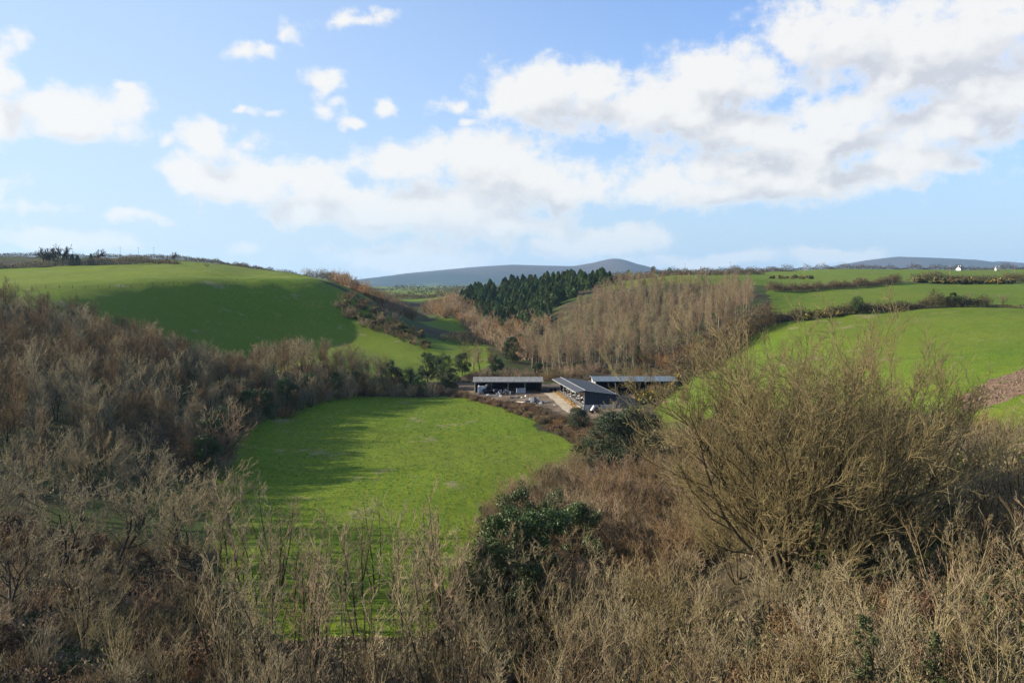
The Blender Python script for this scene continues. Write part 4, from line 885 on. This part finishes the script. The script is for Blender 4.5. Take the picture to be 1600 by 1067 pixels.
# ---- ground cover (nobody could count it)
def tufts(name, areas, label, mat, size, seed, up=.9, aspect=3.0):
    r = np.random.default_rng(seed); P = []
    for poly, n in areas: P += scatter(poly, n, seed + n, 0, 6)
    P = np.array(P); P = np.repeat(P, 3, 0) + r.normal(0, size * .6, (len(P) * 3, 2)); z = H(P[:, 0], P[:, 1])
    d = r.normal(0, .5, (len(P), 3)) + np.array((0, 0, up))
    V, Fq = leaves(np.stack([P[:, 0], P[:, 1], z + size * .5], -1), size * .55, r, aspect=aspect, dirs=d)
    return tag(obj(name, mesh_np(name, V, Fq, [mat], smooth=False)), label, None, None, 'stuff')
tufts('rough_grass', [(FIELD, 9000), (NEARB, 5000), (UPB, 4000), (PY((790, 112), (905, 144), (1000, 166), (1130, 150), (1130, 90), (900, 80)), 4000), (PY((1015, 168), (1110, 236), (1330, 276), (1700, 292), (1700, 90), (1300, 140)), 5000)], 'uneven green grass tufts in the pastures and scrub', M['rough_grass'], .14, 71)
tufts('dead_grass', [(NEARB, 6000), (UPB, 5000), (PY((-60, 62), (330, 62), (345, 78), (300, 92), (-60, 96)), 5000), (PY((790, 112), (905, 144), (1000, 166), (1130, 150), (1130, 90), (900, 80)), 7000), (PY((330, 70), (740, 70), (740, 54), (330, 54)), 4000)], 'dead grass and weeds under the scrub', M['dead_grass'], .26, 72)
tufts('undergrowth', [(NEARB, 7000), (UPB, 5000), (PY((-60, 62), (330, 62), (345, 78), (300, 92), (-60, 96)), 6000), (PY((790, 112), (905, 144), (1000, 166), (1130, 150), (1130, 90), (900, 80)), 8000), (PY((330, 70), (740, 70), (740, 54), (330, 54)), 5000)], 'low brown undergrowth of dead leaves and bramble', M['leaf_bramble'], .15, 73, .3, 1.5)
tufts('leaf_litter', [(WOODAREA, 9000), (PLANT, 8000)], 'brown undergrowth below the bare woods', M['leaf_bramble'], .4, 74, .5, 1.6)
# ------------------------------------------------------------------ farm
M['roof_grey'] = sheet_mat('roof_grey', (.17, .165, .15), (.255, .245, .225), 0, .3, .85)
M['roof_blue'] = sheet_mat('roof_blue', (.105, .135, .155), (.16, .19, .21), 0, .3, .8)
M['roof_dark'] = sheet_mat('roof_dark', (.06, .065, .072), (.10, .105, .112), 1, .3, .8)
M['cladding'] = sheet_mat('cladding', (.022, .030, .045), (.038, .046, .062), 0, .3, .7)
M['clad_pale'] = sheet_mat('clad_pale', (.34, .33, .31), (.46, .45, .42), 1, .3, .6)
M['steel'] = plain_mat('steel', (.20, .20, .20), (.30, .29, .28), 2, .5, .3)
M['concrete'] = plain_mat('concrete', (.30, .285, .26), (.44, .42, .385), 1.2, .9, 0, .3)
M['concrete_pale'] = plain_mat('concrete_pale', (.58, .56, .52), (.72, .70, .66), 1.2, .9, 0, .3)
M['straw'] = leaf_mat('straw', (.36, .22, .085), (.55, .38, .17), .8)
M['dark_plastic'] = plain_mat('dark_plastic', (.014, .016, .018), (.03, .032, .035), 3, .35)
M['scrap'] = plain_mat('scrap', (.10, .10, .11), (.24, .235, .23), 1.0, .45, .4)
M['timber'] = plain_mat('timber', (.24, .16, .10), (.36, .26, .17), 3, .8)
M['timber_pale'] = plain_mat('timber_pale', (.50, .44, .36), (.64, .58, .50), 3, .8)
M['rust'] = plain_mat('rust', (.13, .05, .03), (.20, .09, .05), 2, .8)
M['tyre'] = plain_mat('tyre', (.018, .018, .018), None, 1, .8)
M['hood'] = plain_mat('hood', (.70, .66, .62), (.80, .77, .73), 3, .4)
M['bin'] = plain_mat('bin', (.25, .29, .32), (.36, .40, .43), 1, .5, .3)
M['cow_hide'] = None
M['trim'] = plain_mat('trim', (.30, .30, .29), (.40, .40, .39), 3, .6)
m, nt, b = new_mat('cow_hide'); tc = nd(nt, 'ShaderNodeTexCoord'); oi = nd(nt, 'ShaderNodeObjectInfo')
vv = nd(nt, 'ShaderNodeVectorMath', operation='ADD'); nt.links.new(tc.outputs['Object'], vv.inputs[0]); nt.links.new(oi.outputs['Location'], vv.inputs[1])
nt.links.new(mix_(nt, ramp_(nt, noise_(nt, vv.outputs[0], 1.3, 2), .50, .54), (.018, .015, .014), (.72, .68, .62)), b.inputs['Base Color']); M['cow_hide'] = m
FZ = 1.55
def gz(x, y): return float(H(x, y))
# --- long open-fronted shed on the left (faces the camera)
s1 = empty('farm_shed', (X(741, 219), 219, gz(X(790, 219), 222) - .1)); tag(s1, 'long low open fronted shed with a pale grey roof, left of the yard', 'shed')
W1, D1, E1, R1 = 17.4, 8.0, 2.95, 3.75
MB().prism([(-.5, E1), (D1 / 2, R1), (D1 + .4, E1 - .1), (D1 + .4, E1 - .22), (D1 / 2, R1 - .13), (-.5, E1 - .12)], 0, -.5, W1 + .4).build('roof', M['roof_grey'], s1)
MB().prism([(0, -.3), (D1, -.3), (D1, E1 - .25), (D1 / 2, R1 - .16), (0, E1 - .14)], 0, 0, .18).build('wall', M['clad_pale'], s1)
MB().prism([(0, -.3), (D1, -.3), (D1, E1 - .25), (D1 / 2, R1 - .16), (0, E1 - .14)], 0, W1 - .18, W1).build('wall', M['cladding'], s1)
MB().box((W1 / 2, D1 - .1, E1 / 2 - .3), (W1 - .4, .16, E1)).build('wall', M['cladding'], s1)
for k in range(1, 4): MB().box((W1 * k / 4, .1, E1 / 2 - .3), (.2, .2, E1 + .28)).build('post', M['steel'], s1)
MB().box((W1 / 2, .12, E1 - .22), (W1 - .4, .12, .16)).build('beam', M['steel'], s1)
# --- cattle shed in the middle (gable to the camera)
x0, y0 = X(915, 192.6), 192.6; x1, y1 = X(876.5, 219), 219.0
ang = math.atan2(x1 - x0, y1 - y0); s2 = empty('cattle_shed', (x0, y0, gz(x0, y0)), -ang); tag(s2, 'open sided cattle shed with a dark blue gable in the middle of the yard', 'shed')
L2 = math.hypot(x1 - x0, y1 - y0); A2, EL, ER = 4.75, 4.35, 3.75
MB().add([(-2.2, -.4, EL), (-2.2, L2, EL), (-2.2, -.4, EL - .12), (-2.2, L2, EL - .12), (-.005, -.4, A2), (-.005, L2, A2), (-.005, -.4, A2 - .12), (-.005, L2, A2 - .12)], [(0, 4, 5, 1), (2, 3, 7, 6), (0, 2, 6, 4), (1, 5, 7, 3), (0, 1, 3, 2), (4, 6, 7, 5)]).build('roof', M['roof_dark'], s2)
MB().add([(.005, -.4, A2), (.005, L2, A2), (.005, -.4, A2 - .12), (.005, L2, A2 - .12), (7.4, -.4, ER), (7.4, L2, ER), (7.4, -.4, ER - .12), (7.4, L2, ER - .12)], [(0, 4, 5, 1), (2, 3, 7, 6), (0, 2, 6, 4), (1, 5, 7, 3), (0, 1, 3, 2), (4, 6, 7, 5)]).build('roof', M['roof_dark'], s2)
MB().tube((0, -.42, A2 + .03), (0, L2 + .02, A2 + .03), .11).build('ridge_cap', M['steel'], s2)
MB().tube((-2.22, -.4, EL - .08), (-2.22, L2, EL - .08), .07).build('gutter', M['trim'], s2)
MB().box((7.42, L2 / 2, ER - .05), (.05, L2 + .4, .16)).build('fascia', M['trim'], s2)
MB().box((3.7, -.42, (A2 + ER) / 2 - .02), (7.5, .05, .13), 0, 0, math.atan2(A2 - ER, 7.4)).build('barge_board', M['trim'], s2)
MB().prism([(0, 1.4), (7.2, 1.4), (7.2, ER - .12), (0, A2 - .14)], 1, 0, .12).build('gable', M['cladding'], s2)
MB().box((3.6, .06, .5), (7.2, .2, 1.8)).build('wall', M['concrete'], s2)
MB().box((7.1, L2 / 2, 1.7), (.15, L2, 3.6)).build('wall', M['cladding'], s2)
MB().prism([(0, -.2), (7.0, -.2), (7.0, ER - .12), (0, A2 - .14)], 1, L2 - .15, L2 - .02).build('wall', M['cladding'], s2)
for k in range(7):
    MB().box((-.15, .1 + (L2 - .3) * k / 6, 2.1), (.22, .22, A2 - .5)).build('post', M['steel'], s2)
fb = MB()
for z in (.5, .95, 1.35): fb.tube((-.32, 0, z), (-.32, L2, z), .06)
for k in range(40): fb.tube((-.32, L2 * k / 39, .4), (-.32, L2 * k / 39, 1.35), .03)
fb.build('feed_barrier', M['steel'], s2)
MB().box((-.3, L2 / 2, .2), (.24, L2, .5)).build('feed_kerb', M['concrete_pale'], s2)
def s2p(u, v): c, s = math.cos(-ang), math.sin(-ang); return (x0 + u * c - v * s, y0 + u * s + v * c)
# --- blue roofed shed on the right
s3 = empty('farm_shed', (X(931, 214), 214, gz(X(960, 214), 216) - .1)); tag(s3, 'open fronted shed with a light blue grey roof, right of the cattle shed', 'shed')
W3, D3, E3, R3 = 20.4, 10.5, 3.6, 4.25
MB().prism([(-.6, E3), (D3 / 2, R3), (D3 + .5, E3), (D3 + .5, E3 - .13), (D3 / 2, R3 - .14), (-.6, E3 - .13)], 0, -.6, W3 + .5).build('roof', M['roof_blue'], s3)
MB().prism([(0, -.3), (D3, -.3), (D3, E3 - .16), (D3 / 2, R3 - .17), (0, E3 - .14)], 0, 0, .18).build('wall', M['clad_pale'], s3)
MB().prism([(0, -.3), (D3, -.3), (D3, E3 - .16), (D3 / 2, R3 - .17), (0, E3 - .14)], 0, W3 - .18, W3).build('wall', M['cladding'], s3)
MB().box((W3 / 2, D3 - .1, E3 / 2 - .3), (W3 - .4, .16, E3 + .1)).build('wall', M['cladding'], s3)
for k in range(1, 4): MB().box((W3 * k / 4, .1, E3 / 2 - .2), (.2, .2, E3 + .1)).build('post', M['steel'], s3)
MB().box((-.62, D3 / 4, (E3 + R3) / 2), (.05, D3 / 2 + .7, .14), 0, math.atan2(R3 - E3, D3 / 2 + .6)).build('barge_board', M['trim'], s3)
# --- concrete apron, straw
n = 26; r_ = np.random.default_rng(5); V, Fq = [], []
for i in range(n):
    v = -3.0 + (L2 + 2) * i / (n - 1)
    for u in (-4.6 + .15 * math.sin(i), -.45): x, y = s2p(u, v); V.append((x, y, max(gz(x, y), gz(x - .5, y), gz(x + .5, y)) + .07))
for i in range(n - 1): Fq.append((2 * i, 2 * i + 1, 2 * i + 3, 2 * i + 2))
M['apron'] = plain_mat('apron', (.36, .28, .18), (.50, .42, .31), .6, .95, 0, .3)
tag(obj('pavement', mesh_np('pavement', np.array(V), np.array(Fq), [M['apron']])), 'straw strewn concrete apron beside the cattle shed', None, None, 'structure')
P = np.array([(*s2p(-.65 - abs(r_.normal(0, .55)), r_.uniform(0, L2)), 0) for _ in range(2600)]); P[:, 2] = H(P[:, 0], P[:, 1]) + .08 + .32 * r_.random(len(P)) ** 2
V, Fq = leaves(P, .12, r_, aspect=4); tag(obj('straw', mesh_np('straw', V, Fq, [M['straw']], smooth=False)), 'loose golden straw along the feed barrier', None, None, 'stuff')
# --- cattle: one skinned body each
def cow_mesh():
    import bmesh
    pts = {'rump': (0, -.75, 1.15, .30), 'hip': (0, -.55, 1.12, .34), 'belly': (0, 0, 1.02, .38), 'chest': (0, .52, 1.02, .34), 'neck': (0, .92, 1.12, .19), 'poll': (0, 1.22, 1.14, .14), 'muzzle': (0, 1.55, .86, .085),
           'earl': (-.25, 1.16, 1.16, .035), 'earr': (.25, 1.16, 1.16, .035), 'tail1': (0, -1.0, 1.1, .04), 'tail2': (0, -1.04, .5, .03)}
    E = [('rump', 'hip'), ('hip', 'belly'), ('belly', 'chest'), ('chest', 'neck'), ('neck', 'poll'), ('poll', 'muzzle'), ('poll', 'earl'), ('poll', 'earr'), ('rump', 'tail1'), ('tail1', 'tail2')]
    for s in (-1, 1):
        for nm, root, y, dy in (('f', 'chest', .5, .02), ('h', 'hip', -.6, -.1)):
            pts[f'{nm}{s}a'] = (.17 * s, y, .78, .13); pts[f'{nm}{s}b'] = (.18 * s, y + dy, .42, .07); pts[f'{nm}{s}c'] = (.18 * s, y - dy * .3, .04, .06)
            E += [(root, f'{nm}{s}a'), (f'{nm}{s}a', f'{nm}{s}b'), (f'{nm}{s}b', f'{nm}{s}c')]
    K = list(pts); me = bpy.data.meshes.new('cow'); me.from_pydata([pts[k][:3] for k in K], [(K.index(a), K.index(b)) for a, b in E], [])
    o = bpy.data.objects.new('cow', me); COL.objects.link(o); o.modifiers.new('s', 'SKIN'); o.modifiers.new('d', 'SUBSURF').levels = 1
    for i, k in enumerate(K): me.skin_vertices[0].data[i].radius = (pts[k][3], pts[k][3])
    me.skin_vertices[0].data[K.index('belly')].use_root = True
    dg = bpy.context.evaluated_depsgraph_get(); out = bpy.data.meshes.new_from_object(o.evaluated_get(dg)); bpy.data.objects.remove(o)
    out.materials.clear(); out.materials.append(M['cow_hide']); out.shade_smooth(); return out
CM = cow_mesh()
for k in range(11):
    v = 1.0 + k * 2.25 + r_.uniform(-.4, .4); x, y = s2p(1.05 + r_.uniform(-.1, .4), v)
    c = obj('cow', CM, None, gp(x, y)); c.rotation_euler = (0, 0, math.pi / 2 - ang + r_.uniform(-.2, .2)); tag(c, 'black and white cow feeding at the barrier of the cattle shed', 'cow', 'cattle at the feed barrier')
# --- flat trailer
tx, ty = X(864, 222), 222.0; t = empty('farm_trailer', (tx, ty, gz(tx, ty)), .05); tag(t, 'flat timber decked trailer parked between the two left sheds', 'trailer')
MB().box((0, 0, 1.02), (5.6, 2.2, .16)).build('deck', M['timber'], t); MB().box((0, -.9, .78), (5.4, .14, .28)).box((0, .9, .78), (5.4, .14, .28)).build('chassis', M['rust'], t)
for wx in (-.5, .6):
    for wy in (-1.0, 1.0): MB().tube((wx, wy - .14, .42), (wx, wy + .14, .42), .42, n=16).build('wheel', M['tyre'], t)
MB().tube((-2.8, 0, .8), (-4.2, 0, .5), .07).build('drawbar', M['rust'], t)
# --- things in and before the left shed
px_ = lambda px, Y: X(px, Y)
x, y = px_(751, 217.6), 217.6; e = tag(MB().box((-.55, 0, .9), (.35, 2.6, 2.2)).box((.45, .9, .85), (1.7, .25, 2.1)).build('block_wall', M['concrete_pale'], None, gp(x, y), bevel=.03), 'white block wall corner under the left end of the long shed', 'wall')
def bale(px, Y, dz, lab, rz):
    x, y = px_(px, Y); o = MB().tube((0, -.62, .62), (0, .62, .62), .64, n=20).build('bale', M['dark_plastic'], None, gp(x, y, dz), smooth=True, bevel=0); o.rotation_euler[2] = rz
    return tag(o, lab, 'bale', 'black bales in the left shed')
px_ = lambda px, Y: (X(px, Y), Y)
BL = 'black plastic wrapped round bale stacked under the long grey roofed shed'
for px, Y, dz, rz in ((758, 218, 0, .3), (766, 219, 0, 1.2), (762, 218.6, 1.22, .8), (774, 217.5, 0, 1.9), (771, 220.5, 1.2, .2), (790, 220.6, 0, .4)): bale(px, Y, dz, BL, rz)
def heap(name, px, Y, R, h, n, mats, seed, label, cat, sheet=(1.6, 1.0)):
    r = random.Random(seed); x, y = px_(px, Y); e = empty(name, gp(x, y)); tag(e, label, cat)
    for m_, cnt in mats:
        b_ = MB()
        for k in range(cnt):
            a = r.uniform(0, 6.28); q = R * math.sqrt(r.random()); z = h * (1 - q / R) * r.uniform(.4, 1) + .06
            b_.box((q * math.cos(a), q * .7 * math.sin(a), z), (r.uniform(.4, 1) * sheet[0], r.uniform(.3, 1) * sheet[1], r.uniform(.03, .09)), r.uniform(0, 6.28), r.gauss(0, .45), r.gauss(0, .45))
        b_.build('sheets' if m_ == 'scrap' else 'boards' if 'timber' in m_ else 'rubbish', M[m_], e)
    return e
heap('scrap_heap', 835, 203, 2.5, 1.3, 0, (('scrap', 22), ('dark_plastic', 9), ('timber_pale', 6)), 3, 'heap of grey scrap sheets in the middle of the yard', 'scrap heap')
heap('rubbish_heap', 787, 216.6, 2.6, 1.3, 0, (('dark_plastic', 14), ('scrap', 16), ('timber', 6)), 4, 'dark rubbish heap before the long grey roofed shed', 'rubbish heap')
heap('rubbish_heap', 806, 210.5, 1.5, .5, 0, (('scrap', 8), ('timber_pale', 5)), 5, 'small pale rubbish heap behind the scrap sheets in the yard', 'rubbish heap', (1, .6))
x, y = px_(814, 217.4); e = empty('feed_bin', gp(x, y), .06); tag(e, 'blue grey metal feed bin at the right front of the long shed', 'bin')
b_ = MB(); b_.box((0, 0, .25), (2.3, 1.5, .1)).box((-1.12, 0, .8), (.06, 1.5, 1.1)).box((1.12, 0, .8), (.06, 1.5, 1.1)).box((0, -.72, .8), (2.18, .06, 1.1)).box((0, .72, .8), (2.18, .06, 1.1)); b_.build('tub', M['bin'], e)
MB().box((-.9, -.5, .1), (.12, .12, .3)).box((.9, -.5, .1), (.12, .12, .3)).box((-.9, .5, .1), (.12, .12, .3)).box((.9, .5, .1), (.12, .12, .3)).build('legs', M['steel'], e)
for px, Y, L, rz, lab in ((768, 213.4, 3.4, .04, 'pale timber post lying on the yard before the left shed'), (812, 203.4, 5.2, -.55, 'long pale timber post lying at the left of the scrap heap')):
    x, y = px_(px, Y); o = MB().box((0, 0, .14), (L, .22, .2)).build('timber_post', M['timber_pale'], None, gp(x, y), bevel=.02); o.rotation_euler[2] = rz; tag(o, lab, 'timber')
for px, Y, s, lab in ((762, 213.8, .55, 'white stone block at the left end of the lying timber post'), (845, 200.6, .5, 'white stone block at the foot of the scrap heap'), (867, 199, .42, 'small pale stone block alone on the yard gravel'), (782, 212.8, .45, 'white stone block at the right end of the lying timber post'), (822, 212.5, .4, 'small white block lying behind the scrap heap')):
    x, y = px_(px, Y); o = MB().box((0, 0, s * .4), (s * 1.4, s, s * .8)).build('stone_block', M['concrete_pale'], None, gp(x, y), bevel=.06); o.rotation_euler[2] = px; tag(o, lab, 'block')
# --- small machine by the gable
x, y = px_(931, 189.6); e = empty('yard_machine', gp(x, y), .2); tag(e, 'small dark machine with a white tilted hood beside the cattle shed gable', 'machine')
MB().tube((-.9, 0, .55), (-.15, 0, 1.65), .30, .34, n=14).build('hood', M['hood'], e, smooth=True)
MB().box((.5, 0, .85), (1.3, 1.1, .8)).box((.9, 0, 1.5), (.5, .9, .6)).build('body', M['dark_plastic'], e, bevel=.06)
for wx, rr in ((-.85, .36), (.75, .55)):
    for wy in (-.62, .62): MB().tube((wx, wy - .13, rr), (wx, wy + .13, rr), rr, n=16).build('wheel', M['tyre'], e)
# --- dung / soil rubble on the right slope
r_ = np.random.default_rng(9); S = np.array(scatter(DIRT, 1400, 81, 0)); V, Fq = [], []
base = np.array([(x, y, z) for x in (-.5, .5) for y in (-.5, .5) for z in (-.4, .4)]); fq = np.array([(0, 1, 3, 2), (4, 6, 7, 5), (0, 4, 5, 1), (2, 3, 7, 6), (0, 2, 6, 4), (1, 5, 7, 3)])
for i, (x, y) in enumerate(S):
    s = .05 + .24 * r_.random() ** 5; V.append(base @ rot(*r_.uniform(0, 3, 3)).T * s * (1 + .3 * r_.normal(size=(8, 1))) + np.array(gp(x, y, s * .2))); Fq.append(fq + 8 * i)
M['rubble'] = leaf_mat('rubble', (.09, .056, .034), (.24, .175, .12), .9)
tag(obj('rubble', mesh_np('rubble', np.concatenate(V), np.concatenate(Fq), [M['rubble']], smooth=False)), 'reddish soil and stone rubble on the right slope', None, None, 'stuff')
# --- wire fence along the brow of the left hill
fp = np.array(PY((-40, 281), (0, 285), (80, 292), (150, 302), (230, 318), (300, 332), (380, 346), (450, 362), (520, 382))); d = np.linalg.norm(np.diff(fp, axis=0), axis=1); cum = np.concatenate([[0], np.cumsum(d)])
fo = empty('wire_fence', gp(*fp[0])); o0 = np.array(fo.location); tag(fo, 'thin post and wire fence along the brow of the left green hill', 'fence')
ss = np.arange(0, cum[-1], 4.2); Q = np.stack([np.interp(ss, cum, fp[:, 0]), np.interp(ss, cum, fp[:, 1])], -1); tops = []
pm = None
for q in Q:
    a = np.array(gp(*q)) - o0
    if pm is None: pm = MB().tube((0, 0, -.4), (0, 0, 1.15), .085, .07, 6).build('post', M['bark_dark'], fo, a).data
    else: obj('post', pm, fo, a)
    tops.append(a)
wb = MB()
for a, c in zip(tops[:-1], tops[1:]):
    for z in (.45, .75, 1.05): wb.tube(a + (0, 0, z), c + (0, 0, z), .010, n=3)
wb.build('wire', M['rust'], fo)
# --- utility poles
def pole(px, Y, h, label):
    x, y = px_(px, Y); e = empty('utility_pole', gp(x, y)); tag(e, label, 'pole')
    MB().tube((0, 0, -.5), (0, 0, h), .16, .11, 8).build('shaft', M['timber'], e)
    MB().box((0, 0, h - .5), (2.2, .12, .14)).build('crossarm', M['timber'], e); MB().tube((-.95, 0, h - .43), (-.95, 0, h - .2), .05).tube((.95, 0, h - .43), (.95, 0, h - .2), .05).build('insulators', M['hood'], e)
for px, Y, h, l in ((1255, 620, 11.5, 'wooden utility pole in the upper right field above the dark straight hedge'), (1482, 720, 13, 'utility pole rising from the thick hedge beside the white house'), (1140, 800, 12, 'utility pole on the skyline above the right end of the plantation'), (1069, 840, 11, 'utility pole on the skyline above the middle of the plantation'), (191, 770, 10, 'utility pole, leftmost of the three on the left skyline'), (219, 775, 10, 'utility pole, middle one of the three on the left skyline'), (243, 780, 11, 'utility pole, rightmost of the three on the left skyline'), (1583, 900, 12, 'far utility pole at the right end of the skyline')): pole(px, Y, h, l)
# --- far white houses
M['render'] = plain_mat('render', (.42, .41, .39), (.50, .49, .46), 1, .8); M['slate'] = plain_mat('slate', (.10, .10, .115), (.15, .15, .16), 1, .7)
def house(px, Y, w, label, rz):
    x, y = px_(px, Y); e = empty('white_house', gp(x, y, -1.2), rz); tag(e, label, 'house'); d = 6.0
    MB().prism([(-d / 2, -2), (d / 2, -2), (d / 2, 3.4), (0, 5.6), (-d / 2, 3.4)], 0, -w / 2, w / 2).build('wall', M['render'], e)
    MB().prism([(-d / 2 - .3, 3.3), (0, 5.75), (d / 2 + .3, 3.3), (d / 2 + .3, 3.5), (0, 5.98), (-d / 2 - .3, 3.5)], 0, -w / 2 - .2, w / 2 + .2).build('roof', M['slate'], e)
    for s in (-1, 1): MB().box((s * (w / 2 - .6), 0, 6.3), (.8, .8, 1.5)).build('chimney', M['render'], e)
    for k in (-1, 0, 1): MB().box((k * w / 3.4, -d / 2 - .01, 1.6), (1.0, .06, 1.2)).build('window', M['dark_plastic'], e)
house(1497, 985, 5, 'small white gabled house on the skyline beside the utility pole', .5); house(1556, 1010, 4.5, 'small white house farthest right on the skyline', -.2)
